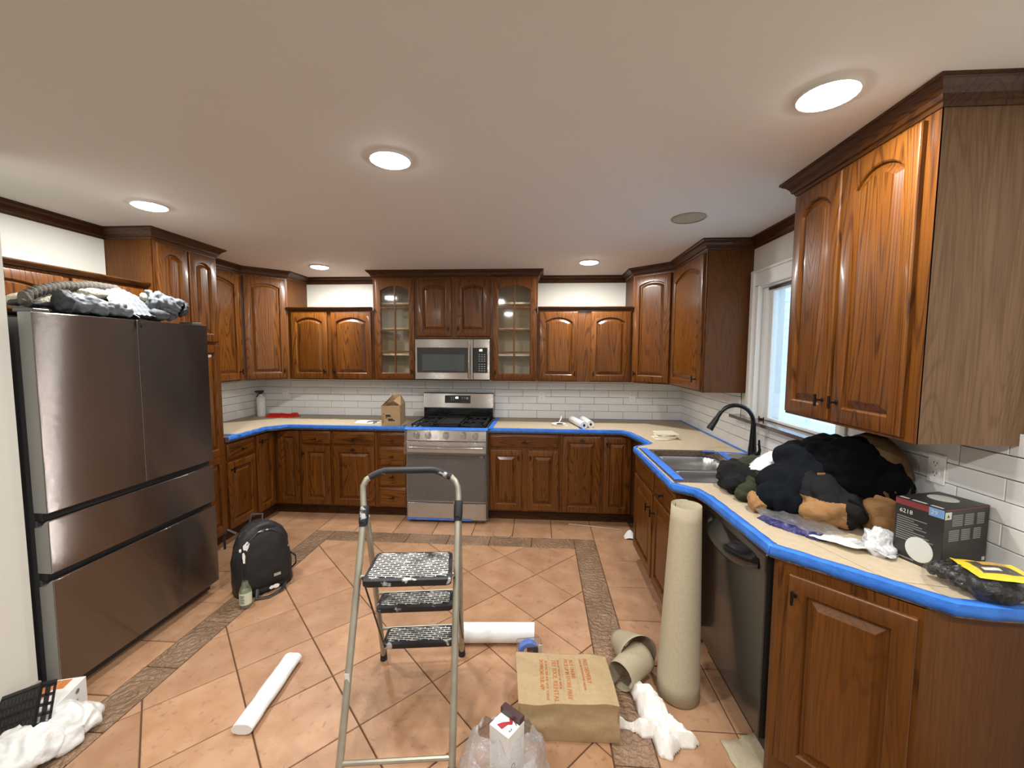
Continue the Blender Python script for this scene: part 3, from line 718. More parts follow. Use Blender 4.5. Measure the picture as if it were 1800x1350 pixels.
# lazy-susan corner, left
c = thing('corner_base_cabinet', 'oak corner base cabinet with two meeting doors in the left rear corner', 'cabinet', (-2.620, 3.897, 0), 0, BG)
MB().prism([(-2.620,3.606),(-2.620,3.897),(-2.347,3.897),(-2.347,YB-.001),(XL+.001,YB-.001),(XL+.001,3.606)], .11, ZB1).build('body', OAKD, c, world=True)
MB().box(-2.695,-2.675,3.606,3.972,0,.11).box(-2.695,-2.347,3.972,3.992,0,.11).build('toe_kick', OAKT, c, world=True)
door(c, .040, .262, .125, .855)
def door_rot(cab, org, rz, *a, **k):
    n0 = set(COL.objects); o = door(cab, *a, **k); o.location = (org[0]-cab.location.x, org[1]-cab.location.y, 0); o.rotation_euler = (0,0,rz); return o
door_rot(c, (-2.620, 3.606), PI/2, .012, .262, .125, .855, hx=.045, hz=.79)
c = base('base_cabinet', 'narrow oak base cabinet with one drawer over a door, nearest the left corner', (-2.345, FB), 0, .316, DB)
drawer(c, .010, .303, .732, .856, hz=.78); door(c, .010, .303, .125, .710, hx=.036, hz=.635)
c = base('base_cabinet', 'oak base cabinet with a wide drawer over a pull-out door, left of the drawer stack', (-2.027, FB), 0, .450, DB)
drawer(c, .014, .428, .732, .856, hz=.78); door(c, .014, .428, .125, .710, hx=.221, hz=.684, hvert=False)
c = base('drawer_cabinet', 'oak base cabinet with four stacked drawers, left of the range', (-1.575, FB), 0, .296, DB)
for k, (a, b) in enumerate(((.732,.856),(.535,.712),(.328,.515),(.122,.308))):
    d = drawer(c, .026, .284, a, b, hz=(a+b)/2-(.0 if k else .01))
c = base('base_cabinet', 'oak base cabinet with a wide drawer over two doors, right of the range', (-.484, FB), 0, .686, DB)
drawer(c, .022, .668, .735, .858, hz=.79); door(c, .020, .322, .125, .712, hx=.290, hz=.64); door(c, .378, .668, .125, .712, hx=.404, hz=.64)
c = base('base_cabinet', 'oak base cabinet with one tall pull-out door and a handle on its top rail', (.204, FB), 0, .388, DB)
door(c, .016, .374, .118, .850, hx=.195, hz=.822, hvert=False)
c = thing('corner_base_cabinet', 'oak corner base cabinet with one tall door in the right rear corner', 'cabinet', (.594, FB, 0), 0, BG)
MB().prism([(.594,3.897),(.885,3.897),(.885,3.285),(XR-.001,3.285),(XR-.001,YB-.001),(.594,YB-.001)], .11, ZB1).build('body', OAKD, c, world=True)
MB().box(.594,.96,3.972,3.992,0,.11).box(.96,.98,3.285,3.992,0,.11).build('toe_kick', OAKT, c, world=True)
door(c, .012, .270, .118, .850, hx=.040, hz=.785)
c = base('sink_cabinet', 'oak sink base cabinet pushed out below the sink, paper roll leaning at its end', (.772, 3.272), -PI/2, .990, XR-.775, hollow=True)
drawer(c, .022, .520, .722, .858, handle=False); drawer(c, .560, .968, .722, .858, hz=.775)
door(c, .022, .520, .120, .700, hx=.485, hz=.60); door(c, .560, .968, .120, .700, hx=.596, hz=.60)
# near corner unit with the slanted door and the end panel
A, B = (.893, 1.552), (1.160, 1.270); rz = math.atan2(B[1]-A[1], B[0]-A[0]); L = math.hypot(B[0]-A[0], B[1]-A[1])
c = thing('end_base_cabinet', 'oak base cabinet with a slanted door at the near end of the counter', 'cabinet', (A[0], A[1], 0), rz, BG)
ca, sa = math.cos(-rz), math.sin(-rz); lp = [((p[0]-A[0])*ca-(p[1]-A[1])*sa, (p[0]-A[0])*sa+(p[1]-A[1])*ca) for p in [A, B, (1.40,1.243), (XR-.001,1.243), (XR-.001,1.578), (.893,1.578)]]
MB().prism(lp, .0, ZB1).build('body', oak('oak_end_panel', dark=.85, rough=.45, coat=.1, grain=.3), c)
MB().box(.0, L, -.001, .004, .10, ZB1).build('face_frame', OAK, c); door(c, .040, L-.012, .115, .838, hx=.062, hz=.770, m=oak('oak_dull_door', dark=.9, rough=.42, coat=.08, grain=.45))
# ------------------------------------------------------------------ countertop, sink, masking paper and tape
CL = [(XL+.001,3.242),(-2.578,3.242),(-2.578,3.735),(-2.455,3.862),(-1.262,3.862),(-1.262,YB-.001),(XL+.001,YB-.001)]
CR = [(-.490,YB-.001),(-.490,3.862),(.762,3.862),(.800,3.80),(.845,3.58),(.876,3.335),(.745,3.225),(.722,3.18),(.730,2.300),(.755,2.262),(.822,2.205),(.845,2.10),(.866,1.562),(1.105,1.325),(1.205,1.228),(1.30,1.214),(XR-.001,1.207),(XR-.001,YB-.001)]
def rrect(x0, x1, y0, y1, r, n=5):
    out = []
    for cx, cy, a0 in ((x1-r,y1-r,0),(x0+r,y1-r,90),(x0+r,y0+r,180),(x1-r,y0+r,270)):
        for k in range(n+1):
            a = math.radians(a0+90*k/n); out.append((cx+r*math.cos(a), cy+r*math.sin(a)))
    return out
HOLE = rrect(.838, 1.285, 2.345, 3.112, .075)
tag(MB().prism(CL, .8735, .914).build('countertop', GRAN, None, org=(-2.3,4.2,.8735), bevel=.003), 'L-shaped brown stone countertop left of the range, mostly under paper', 'countertop')
tag(MB().prism(CR, .8735, .914, HOLE).build('countertop', GRAN, None, org=(1.2,3.2,.8735), bevel=.003), 'long stone countertop right of the range, around the sink to the near end', 'countertop')
def papersheet(poly, lb, hole=None, m=KRAFT, z=.9142, th=.0014):
    tag(MB().prism(poly, z, z+th, hole).build('masking_paper', m, None, org=(poly[0][0], poly[0][1], z)), lb, 'paper', 'kraft paper masking the countertops')
papersheet([(XL+.004,3.35),(-2.588,3.35),(-2.588,3.742),(-2.46,3.874),(-1.33,3.874),(-1.33,4.52),(XL+.004,4.52)], 'kraft masking paper over the countertop left of the range')
papersheet([(-.44,3.874),(.405,3.874),(.405,4.515),(-.44,4.515)], 'kraft masking paper over the countertop just right of the range, two white rolls on it')
papersheet([(.410,3.874),(.755,3.874),(.812,3.80),(.857,3.58),(.885,3.34),(.76,3.23),(.76,3.175),(.80,3.135),(1.30,3.135),(1.30,3.03),(XR-.012,3.03),(XR-.012,4.515),(.410,4.515)], 'kraft masking paper in the right rear corner, under the stack of tile pieces')
papersheet([(.742,2.31),(.765,2.272),(.833,2.212),(.857,2.105),(.877,1.568),(1.112,1.335),(1.21,1.240),(1.30,1.226),(XR-.010,1.22),(XR-.010,2.60),(1.31,2.60),(1.30,2.325),(.80,2.325)], 'kraft masking paper on the near counter, under the jackets and boxes')
papersheet([(.735,2.31),(.757,2.31),(.752,3.17),(.728,3.17)], 'narrow kraft paper strip along the front edge of the sink', z=.9145)
papersheet([(1.36,1.30),(1.12,1.345),(1.035,1.62),(1.27,1.60)], 'loose kraft paper scrap taped on the near counter', z=.9160)
def tape_edge(path, lb, inn=.034, drop=.029, seed=0, zt=.9166):
    P = []
    for i in range(len(path)-1):
        a, b = Vector(path[i]), Vector(path[i+1]); n = max(1, int((b-a).length/.022))
        P += [a+(b-a)*k/n for k in range(n)]
    P.append(Vector(path[-1])); rows = []
    for i, p in enumerate(P):
        d0 = (p-P[i-1]).normalized() if i else (P[1]-p).normalized(); d1 = (P[i+1]-p).normalized() if i < len(P)-1 else d0
        k = Vector((d0.y,-d0.x))+Vector((d1.y,-d1.x)); k = k*(1/max(1+d0.dot(d1), .4))
        w = lambda s: noise.noise(Vector((p.x*21+s, p.y*21, seed)))
        rows.append([(p.x-k.x*(inn+.006*w(1)), p.y-k.y*(inn+.006*w(1)), zt+.0006), (p.x-k.x*.012, p.y-k.y*.012, zt+.0012+.002*abs(w(2))), (p.x+k.x*.0015, p.y+k.y*.0015, zt+.0004),
                     (p.x+k.x*(.003+.003*w(3)), p.y+k.y*(.003+.003*w(3)), .900), (p.x+k.x*(.0035+.005*w(4)), p.y+k.y*(.0035+.005*w(4)), .914-drop+.004*w(5))])
    o = MB().loft(rows, False).build('painters_tape', TAPE, None, org=(path[0][0],path[0][1],.9), smooth=40)
    solid(o, .0006); tag(o, lb, 'tape', "blue painter's tape on the counters")
def tape_flat(path, wd, lb, z=.9172, seed=0):
    P = []
    for i in range(len(path)-1):
        a, b = Vector(path[i]), Vector(path[i+1]); n = max(1, int((b-a).length/.03)); P += [a+(b-a)*k/n for k in range(n)]
    P.append(Vector(path[-1])); rows = []
    for i, p in enumerate(P):
        d = (P[min(i+1,len(P)-1)]-P[max(i-1,0)]).normalized(); nrm = Vector((d.y,-d.x))
        w = lambda s: noise.noise(Vector((p.x*13+s, p.y*13, seed)))
        rows.append([(p.x+nrm.x*wd*s+nrm.x*.003*w(s), p.y+nrm.y*wd*s+nrm.y*.003*w(s), z+.0012*abs(w(s+5))) for s in (-.5,-.17,.17,.5)])
    o = MB().loft(rows, False).build('painters_tape', TAPE, None, org=(path[0][0],path[0][1],z)); solid(o, .0006)
    tag(o, lb, 'tape', "blue painter's tape on the counters")
tape_edge([(-2.578,3.246),(-2.578,3.735),(-2.455,3.862)][::-1], "blue tape over the counter edge next to the pantry", seed=1) if False else None
tape_edge([(-2.578,3.246),(-2.578,3.735),(-2.455,3.862),(-1.27,3.862)], "blue tape along the whole front edge of the counter left of the range", seed=2)
tape_flat([(-2.56,3.37),(-3.15,3.37)], .036, 'blue tape across the left counter by the pantry', seed=3)
tape_flat([(-3.19,4.531),(-1.40,4.531)], .020, 'thin blue tape line at the foot of the tiles left of the range', seed=4)
tape_edge([(-.470,3.862),(.762,3.862),(.800,3.80),(.845,3.58),(.876,3.335)], 'blue tape along the counter edge right of the range to the sink corner', seed=5)
tape_flat([(-.462,3.85),(-.455,4.50)], .046, 'blue tape along the counter beside the right side of the range', seed=6)
tape_flat([(.405,3.87),(.41,4.52)], .048, 'blue tape across the counter just right of the two white rolls', seed=7)
tape_flat([(.36,4.530),(1.22,4.530)], .024, 'blue tape line at the foot of the tiles behind the tile stack', seed=8)
tape_flat([(1.40,4.530),(1.511,4.49),(1.511,2.95)], .034, 'blue tape along the foot of the right wall tiles, from corner to faucet', seed=9)
tape_edge([(.880,3.325),(.745,3.225),(.722,3.18),(.730,2.300)], 'blue tape folded over the counter edge in front of the sink', inn=.016, seed=10)
tape_flat([(.79,3.165),(.80,2.37)], .052, 'wide blue tape strip between the sink bowls and the counter front', z=.9174, seed=11)
tape_edge([(.730,2.302),(.755,2.262),(.822,2.205),(.845,2.10),(.866,1.562)], 'crumpled blue tape over the counter edge above the dishwasher', seed=12, drop=.031)
tape_edge([(.8655,1.590),(.867,1.562),(1.105,1.325),(1.205,1.228),(1.30,1.214),(1.524,1.207)], 'blue tape around the slanted near end of the counter', seed=13, drop=.031, inn=.034)
tape_flat([(1.32,3.075),(1.30,2.85),(1.335,2.52)], .045, 'blue tape behind the sink, beside the faucet', seed=14)
tape_flat([(1.20,3.10),(1.50,3.04)], .034, 'blue tape strip across the counter left of the faucet', seed=15)
# sink
sk = thing('sink', 'stainless steel double-bowl sink set under the counter', 'sink', (1.06,2.73,.70))
for y0, y1, c0, c1 in ((2.745,3.098,2.727,3.14),(2.360,2.710,2.32,2.727)):
    n = 6; L = [[(x,y,.8732) for x, y in rrect(.815,1.31,c0,c1,.01,n)]]
    for ins, z, r in ((0,.8732,.07),(.004,.868,.07),(.008,.80,.07),(.016,.715,.075),(.05,.702,.06),(.15,.698,.02)):
        L.append([(x,y,z) for x, y in rrect(.850+ins,1.272-ins,y0+ins,y1-ins,max(r-ins*.3,.01),n)])
    o = MB().loft(L, True, False, True).build('sink_bowl', SINKS, sk, world=True, smooth=50)
    MB().lathe([(.042,.701),(.038,.704),(.03,.7005),(.001,.699)], c=(1.06,(y0+y1)/2,0), n=20, caps=False).build('drain', STEEL, sk, world=True)
tag(MB().ell((1.19,2.73,.895),(.035,.022,.020)).build('sponge', mat('cream_sponge', (.70,.60,.38), .9, bump=(120,.5)), None, org=(1.19,2.73,.875)), 'small cream sponge on the divider of the sink', 'sponge')
# faucet
fc = thing('faucet', 'matte black pull-down gooseneck faucet behind the sink', 'faucet', (1.405,2.80,.9155))
BF = mat('faucet_black', (.006,.006,.006), .32, spec=.35)
MB().lathe([(.029,0),(.029,.006),(.026,.012),(.0255,.09),(.022,.12),(.0175,.20),(.0145,.26)], n=20).build('faucet_base', BF, fc, smooth=50)
pts = [(0,0,.24)]+[(-.118+.118*math.cos(a), 0, .262+.118*math.sin(a)) for a in [PI*k/15 for k in range(0, 14)]]
e = Vector(pts[-1]); dr = (e-Vector(pts[-2])).normalized()
MB().tube(pts+[e+dr*.02], .0135, 12).build('gooseneck', BF, fc, smooth=60)
h0 = e+dr*.012; h = MB(); h.tube([h0, h0+dr*.02, h0+dr*.065, h0+dr*.095], [.0145,.0175,.0195,.022], 16)
sh = h.build('spray_head', BF, fc, smooth=50); MB().tube([h0+dr*.05+Vector((-.017,0,0)), h0+dr*.075+Vector((-.021,0,0))], .008, 8).build('spray_button', BLKP, sh)
MB().tube([(0,-.02,.06),(.004,-.045,.064),(.010,-.060,.075)], [.014,.013,.011], 10).tube([(.010,-.058,.07),(.012,-.070,.10),(.008,-.066,.135),(.004,-.072,.165)], [.012,.009,.007,.006], 8).build('lever', BF, fc, smooth=60)

# ------------------------------------------------------------------ refrigerator
rf = thing('refrigerator', 'stainless steel french-door refrigerator with two lower drawers', 'refrigerator', (-2.177,1.655,0), PI/2)
MB().box(.012,.928,.075,.745,.03,1.775).build('cabinet_body', FDARK, rf, bevel=.004)
MB().box(.02,.92,.05,.075,.015,.07).build('kick_plate', BLKP, rf)
for x0, x1 in ((0,.4685),(.4735,.942)):
    d = MB().box(x0,x1,.004,.070,.905,1.798).build('door', FGREY, rf, bevel=.003)
    pts = []
    MB().box(x0+.0005,x1-.0005,0,.005,.906,1.7975).build('steel_skin', FSTEEL, d, bevel=.0022, seg=2)
for z0, z1 in ((.628,.868),(.072,.592)):
    d = MB().loft([[(x,y,z) for y,z in ((.004,z0),(.004,z1-.004),(.016,z1-.002),(.040,z1-.030),(.070,z1-.030),(.070,z0))] for x in (0,.942)],True,True,True).build('freezer_drawer', FGREY, rf)
    MB().box(.0005,.9415,0,.005,z0+.001,z1).build('steel_skin', FSTEEL, d, bevel=.0022, seg=2)
    MB().loft([[(x,y,z) for y,z in ((.003,z1-.001),(.003,z1+.003),(.012,z1+.002),(.042,z1-.026),(.042,z1-.030),(.012,z1-.003))] for x in (.006,.936)],True,True,True).build('handle_lip', STEEL, d)
for x in (.02,.86): MB().box(x,x+.065,.02,.12,1.7985,1.815).build('hinge_cover', FDARK, rf, bevel=.004)
MB().box(.004,.938,.030,.07,.868,.905).box(.004,.938,.030,.07,.592,.628).build('handle_recess', BLKP, rf)

# ------------------------------------------------------------------ gas range
rg = thing('range', 'stainless steel gas range with five knobs, its front still under protective film', 'range', (-1.256,3.815,0)); w = .762
MB().box(.004,w-.004,.03,.665,.03,.90).build('oven_body', FDARK, rg); MB().box(.03,w-.03,.06,.6,0,.03).build('feet', BLKP, rg)
dr_ = MB().box(0,w,0,.03,.035,.195).build('warming_drawer', STEEL, rg, bevel=.004)
od = MB().box(0,w,0,.03,.205,.790).build('oven_door', STEEL, rg, bevel=.004); MB().box(.006,w-.006,-.004,.0,.215,.685).build('oven_window', GREYW, od, bevel=.002)
hp = [(x,-.045-.012*math.sin(PI*(x-.03)/(w-.06)),.742) for x in [.03+(w-.06)*k/12 for k in range(13)]]
MB().tube(hp, .0125, 10).cyl((.045,0,.742),(.045,-.046,.742),.009,n=8).cyl((w-.045,0,.742),(w-.045,-.046,.742),.009,n=8).build('oven_handle', STEEL, od, smooth=50)
cp = MB().loft([[(x,y,z) for y,z in ((.0,.797),(.016,.905),(.06,.912),(.06,.797))] for x in (0,w)],True,True,True).build('control_panel', STEEL, rg, bevel=.003)
for x in (.098,.208,.378,.548,.660):
    k = MB(); k.cyl((x,.008,.852),(x,-.014,.848),.031,.028,n=20); k.cyl((x,-.014,.848),(x,-.034,.846),.024,.021,n=20); kn = k.build('knob', STEEL, cp, smooth=40, bevel=.0015); MB().box(x-.005,x+.005,-.040,-.032,.824,.868).build('knob_grip', STEEL, kn, bevel=.001)
MB().box(.002,w-.002,.02,.605,.900,.917).build('cooktop', BLKG, rg, bevel=.003)
for x0, x1 in ((.03,.262),(.50,.732)):
    g = MB()
    for x in (x0,x1-.012): g.box(x,x+.012,.06,.575,.935,.947)
    for y in (.06,.31,.563): g.box(x0,x1,y,y+.012,.935,.947)
    for cy in (.185,.44):
        cx = (x0+x1)/2
        for a in range(4):
            q = PI/4+a*PI/2; g.tube([(cx+.03*math.cos(q),cy+.03*math.sin(q),.947),(cx+.105*math.cos(q),cy+.105*math.sin(q),.943)],.006,6)
    for x in (x0+.004,x1-.016):
        for y in (.064,.31,.56): g.box(x,x+.01,y,y+.01,.917,.936)
    g.build('grate', BLKI, rg)
    for cy in (.185,.44): MB().lathe([(.05,.917),(.048,.926),(.036,.928),(.034,.934),(.001,.935)], c=((x0+x1)/2,cy,0), n=20).build('burner_cap', BLKI, rg, smooth=40)
MB().box(.275,.487,.09,.56,.940,.950).box(.275,.29,.09,.56,.950,.957).box(.472,.487,.09,.56,.950,.957).box(.29,.472,.09,.105,.950,.957).box(.29,.472,.545,.56,.950,.957).box(.285,.477,.1,.55,.917,.940).build('griddle', BLKI, rg, bevel=.002)
MB().box(.004,w-.004,.600,.660,.917,1.035).build('rear_riser', BLKG, rg)
bg = MB().loft([[(x,y,z) for y,z in ((.585,1.035),(.600,1.192),(.612,1.198),(.680,1.198),(.680,1.035))] for x in (0,w)],True,True,True).build('back_panel', STEEL, rg, bevel=.003)
cd_ = MB().loft([[(x,y,z) for y,z in ((.5845,1.088),(.5925,1.170),(.600,1.170),(.592,1.088))] for x in (.235,.515)],True,True,True).build('display_panel', BLKG, bg)
slope = math.atan2(.0080,.082)
text('88', .030, LIT, cd_, (.352,.5868,1.136), (PI/2-slope,0,0), 'clock_digits', sx=1.0)
for k, (x, z) in enumerate([(.30,1.148),(.325,1.148),(.30,1.133),(.325,1.133),(.30,1.118),(.325,1.118),(.42,1.148),(.445,1.148),(.42,1.135),(.445,1.135)]): MB().box(x,x+.014,.5875+.0001+(z-1.13)*.0976-.0016,.5875+(z-1.13)*.0976,z,z+.004).build('button_print', DIMT, cd_)
MB().box(.468,.492,.5870,.5885,1.130,1.152).build('button_print', DIMT, cd_)
text('LG', .020, DIMT, od, (.705,-.0046,.645), (PI/2,0,0), 'badge')
def film_fn(u, v):
    x = -.004+(w+.022)*u; z = .03+.868*v; y = -.008
    if v > .80: y = -.050+abs(v-.93)*.12
    if .74 < v <= .88: y = -.070
    y += .006*noise.noise(Vector((x*9,z*9,3)))+.004*noise.noise(Vector((x*26,z*14,9)))
    if u > .97: y += .05*(u-.97)/.03
    return (x, min(y, -.006 if u <= .97 else .05), z)
fl = MB().sheet(film_fn, 46, 60).build('protective_film', FILM, rg, smooth=180)
MB().sheet(lambda u, v: (-.012+(w+.028)*u, -.012+.055*v+.003*noise.noise(Vector((u*14,v*3,1))), .905+.016*min(1,v*2.2)+.002*noise.noise(Vector((u*20,v*4,5)))), 40, 4).build('tape_strip', TAPE, rg, smooth=60)
MB().box(.0,.62,-.0075,-.004,.030,.046).build('tape_strip', TAPE, rg)
# film creases: fine bright folds
# ------------------------------------------------------------------ microwave
mw = thing('microwave', 'stainless over-the-range microwave with black window and keypad', 'microwave', (-1.254,4.107,0)); w = .758
MB().box(0,w,.022,.43,1.356,1.766).build('case', FDARK, mw, bevel=.003); MB().box(.01,w-.01,.03,.42,1.349,1.356).build('bottom_vent', BLKP, mw)
dd = MB().box(0,w-.168,0,.022,1.360,1.766).build('door', STEEL, mw, bevel=.004); MB().box(.022,w-.195,-.003,.001,1.430,1.680).build('door_window', GREYW, dd, bevel=.006)
MB().box(.075,w-.255,-.0036,-.0028,1.450,1.612).build('window_mesh', mat('window_mesh', (.06,.07,.075), .25), dd)
pn = MB().box(w-.166,w,0,.022,1.360,1.766).build('control_panel', STEEL, mw, bevel=.004); kp = MB().box(w-.194+.028,w-.024,-.003,.001,1.430,1.680).build('keypad', BLKG, pn, bevel=.004)
text('88', .030, LIT, kp, (w-.105,-.0035,1.645), (PI/2,0,0), 'clock_digits')
for r in range(8):
    for cc in range(3): MB().box(w-.112+cc*.026,w-.097+cc*.026,-.0036,-.0028,1.448+r*.0215+(.01 if r > 3 else 0),1.454+r*.0215+(.01 if r > 3 else 0)).build('key_print', DIMT, kp)
hx = w-.205
MB().tube([(hx,-.038,1.375),(hx,-.042,1.565),(hx,-.038,1.745)],.013,10,sq=.8).box(hx-.010,hx+.010,-.036,0,1.385,1.405).box(hx-.010,hx+.010,-.036,0,1.715,1.735).build('door_handle', STEEL, dd, smooth=40)
# ------------------------------------------------------------------ dishwasher
dw = thing('dishwasher', 'black dishwasher with a bowed handle under the near counter', 'dishwasher', (.876,2.236,0), -PI/2); w = .640
MB().box(.006,w-.004,.035,.60,.10,.866).build('tub_case', BLKP, dw); MB().box(.006,w-.006,.06,.10,0,.10).build('kick_plate', BLKP, dw)
dp = MB().loft([[(x,y,z) for y,z in ((.034,.105),(.0,.110),(.0,.77),(-.004,.795),(-.004,.860),(.004,.868),(.034,.868))] for x in (.003,w-.003)],True,True,True).build('door', DWM, dw, bevel=.004)
def hrow(k):
    a = k/16; x = .045+(w-.09)*a; bow = math.sin(PI*a)**.8
    return [(x, -.002, .842-.012*bow),(x, -.006-.040*bow, .812-.030*bow),(x, -.010-.048*bow, .795-.045*bow),(x, -.006-.040*bow, .782-.055*bow),(x,-.001,.792-.060*bow)]
MB().loft([hrow(k) for k in range(17)], False).build('handle', BLKG, dp, smooth=60)
# ------------------------------------------------------------------ outlets
def outlet(x, y, z, rz, lb):
    t = thing('wall_outlet', lb, 'outlet', (x, y, z), rz, 'outlets on the tiled splashback')
    MB().box(-.035,.035,-.006,0,-.057,.057).build('cover_plate', WHITEP, t, bevel=.002)
    for s in (-1,1):
        rc = MB().lathe([(.0165,0),(.0165,.002),(.001,.002)], n=16).xf(Matrix.Translation((0,-.006,s*.0195)) @ Matrix.Rotation(PI/2,4,'X')).build('receptacle', WHITEP, t)
        k = MB(); k.box(-.0075,-.0055,-.0088,-.0078,s*.0195-.001,s*.0195+.0075); k.box(.0055,.0075,-.0088,-.0078,s*.0195-.001,s*.0195+.006); k.cyl((0,-.0078,s*.0195-.008),(0,-.0088,s*.0195-.008),.0022,n=8); k.build('slots', BLKP, rc)
for x, lb in ((-2.890,'white outlet above the red package near the spray bottle'),(-1.640,'white outlet behind the open cardboard box'),(.027,'white outlet nearest the range on its right'),(1.000,'white outlet left of the right rear corner')): outlet(x, YB-.012, 1.160, 0, lb)
outlet(XR-.012, 1.66, 1.20, -PI/2, 'white outlet above the black light box on the right wall')
# ------------------------------------------------------------------ step ladder
def tread_mat():
    m = bpy.data.materials.new('worn_tread'); m.use_nodes = True; n = m.node_tree.nodes; l = m.node_tree.links; b = n['Principled BSDF']
    tc = n.new('ShaderNodeTexCoord'); br = n.new('ShaderNodeTexBrick'); l.new(tc.outputs['Object'], br.inputs['Vector'])
    br.inputs['Scale'].default_value = 22; br.inputs['Mortar Size'].default_value = .052; br.inputs['Brick Width'].default_value = .9; br.inputs['Row Height'].default_value = .32; br.inputs['Mortar Smooth'].default_value = .1
    br.inputs['Color1'].default_value = (0,0,0,1); br.inputs['Color2'].default_value = (0,0,0,1); br.inputs['Mortar'].default_value = (1,1,1,1)
    nz = n.new('ShaderNodeTexNoise'); nz.inputs['Scale'].default_value = 9; nz.inputs['Detail'].default_value = 6; l.new(tc.outputs['Object'], nz.inputs['Vector'])
    mr = n.new('ShaderNodeMapRange'); mr.inputs[1].default_value = .30; mr.inputs[2].default_value = .50; l.new(nz.outputs[0], mr.inputs[0])
    mu = n.new('ShaderNodeMath'); mu.operation = 'MULTIPLY'; l.new(mr.outputs[0], mu.inputs[0]); l.new(br.outputs['Color'], mu.inputs[1])
    n2 = n.new('ShaderNodeTexNoise'); n2.inputs['Scale'].default_value = 26; n2.inputs['Detail'].default_value = 8; l.new(tc.outputs['Object'], n2.inputs['Vector'])
    m2 = n.new('ShaderNodeMapRange'); m2.inputs[1].default_value = .58; m2.inputs[2].default_value = .72; m2.inputs[4].default_value = .7; l.new(n2.outputs[0], m2.inputs[0])
    mx = n.new('ShaderNodeMath'); mx.operation = 'MAXIMUM'; l.new(mu.outputs[0], mx.inputs[0]); l.new(m2.outputs[0], mx.inputs[1])
    mc = n.new('ShaderNodeMix'); mc.data_type = 'RGBA'; l.new(mx.outputs[0], mc.inputs[0]); mc.inputs[6].default_value = (.016,.017,.019,1); mc.inputs[7].default_value = (.72,.71,.67,1); l.new(mc.outputs[2], b.inputs['Base Color'])
    b.inputs['Roughness'].default_value = .6; bp = n.new('ShaderNodeBump'); bp.inputs['Strength'].default_value = .5; bp.inputs['Distance'].default_value = .003; l.new(br.outputs['Color'], bp.inputs['Height']); l.new(bp.outputs[0], b.inputs['Normal'])
    return m
TREAD = tread_mat()
ld = thing('step_ladder', 'paint-splashed folding step ladder with three treads and a hoop handle', 'step ladder', (-.57,1.76,0))
V = Vector
fL, fR, sL, sR = V((-.742,1.400,.02)), V((-.320,1.455,.02)), V((-.783,1.771,.900)), V((-.366,1.832,.915))
MB().tube([fL, sL], .0145, 12).build('front_rail', ALU, ld, world=True, smooth=60); MB().tube([fR, sR], .0145, 12).build('front_rail', ALU, ld, world=True, smooth=60)
bL, bR = V((-.813,2.045,.02)), V((-.404,2.105,.02))
MB().tube([bL, sL+V((.008,.012,-.01))], .0135, 12).build('rear_rail', ALU, ld, world=True, smooth=60); MB().tube([bR, sR+V((-.002,.014,-.01))], .0135, 12).build('rear_rail', ALU, ld, world=True, smooth=60)
hp = [sL, V((-.798,1.800,.985)), V((-.800,1.808,1.022)), V((-.788,1.818,1.048)), V((-.765,1.829,1.062)), V((-.740,1.838,1.073)), V((-.714,1.844,1.081)), V((-.690,1.848,1.0835)), V((-.500,1.874,1.0855)), V((-.476,1.877,1.082)), V((-.450,1.878,1.072)), V((-.408,1.876,1.052)), V((-.388,1.873,1.036)), V((-.374,1.866,1.008)), V((-.368,1.852,.96)), sR]
MB().tube(hp, .0135, 12).build('hoop_handle', ALU, ld, world=True, smooth=60)
MB().tube([hp[3]+V((.012,.006,.007))]+hp[4:12], .0165, 12).build('handle_grip', RUB, ld, world=True, smooth=60)
for a, b, q in ((fL,sL,.0),(fR,sR,.0)):
    d = (b-a).normalized(); MB().tube([b-d*.05, b-d*.03, b+d*.035, b+d*.04], [.017,.0205,.0205,.018], 12).cyl(b-d*.03+V((.0,-.02,0)), b-d*.03+V((0,.026,0)), .011, n=10).build('hinge_sleeve', RUB, ld, world=True, smooth=50)
for f, nm in ((fL,'front'),(fR,'front'),(bL,'rear'),(bR,'rear')): MB().tube([f+V((0,0,-.02)), f+V((0,0,.025))], [.0185,.0165], 12).build('rubber_foot', RUB, ld, world=True)
def step(c, z, depth_f, th, nm='tread'):
    """c: near-left, near-right, far-right, far-left corners"""
    P = [V((p[0],p[1],0)) for p in c]
    def ring(ins, zz):
        out = []
        for i in range(4):
            p, a, b = P[i], P[i-1], P[(i+1)%4]; ea = (a-p).normalized(); eb = (b-p).normalized(); q = p+(ea+eb)*ins
            for k in range(4):
                t = k/3; r = .022; u0 = q+ea*r; u1 = q+eb*r
                out.append(((u0*(1-t)**2+q*2*t*(1-t)+u1*t*t)).to_tuple()[:2]+(zz,))
        return out
    o = MB().loft([ring(.004,z-th),ring(0,z-th+.006),ring(0,z-.006),ring(.006,z-.001)], True, True, True).build(nm, RUB, ld, world=True, smooth=50)
    mt = MB().loft([ring(.016,z-.001),ring(.017,z+.0015)], True, False, True).build('tread_mat', TREAD, o)
    for v in mt.data.vertices: v.co -= ld.location
    return o
step([(-.722,1.592),(-.356,1.640),(-.402,1.875),(-.752,1.836)], .697, 0, .034)
step([(-.742,1.778),(-.392,1.826),(-.414,1.950),(-.757,1.902)], .462, 0, .032)
step([(-.745,1.855),(-.400,1.902),(-.430,2.025),(-.760,1.980)], .230, 0, .032)
def railpt(a, b, z): return a+(b-a)*((z-a.z)/(b.z-a.z))
MB().tube([railpt(fL,sL,.665), railpt(fR,sR,.665)], .0085, 8).build('cross_bar', ALU, ld, world=True); MB().tube([railpt(fL,sL,.068), railpt(fR,sR,.068)], .0095, 8).build('cross_bar', ALU, ld, world=True)
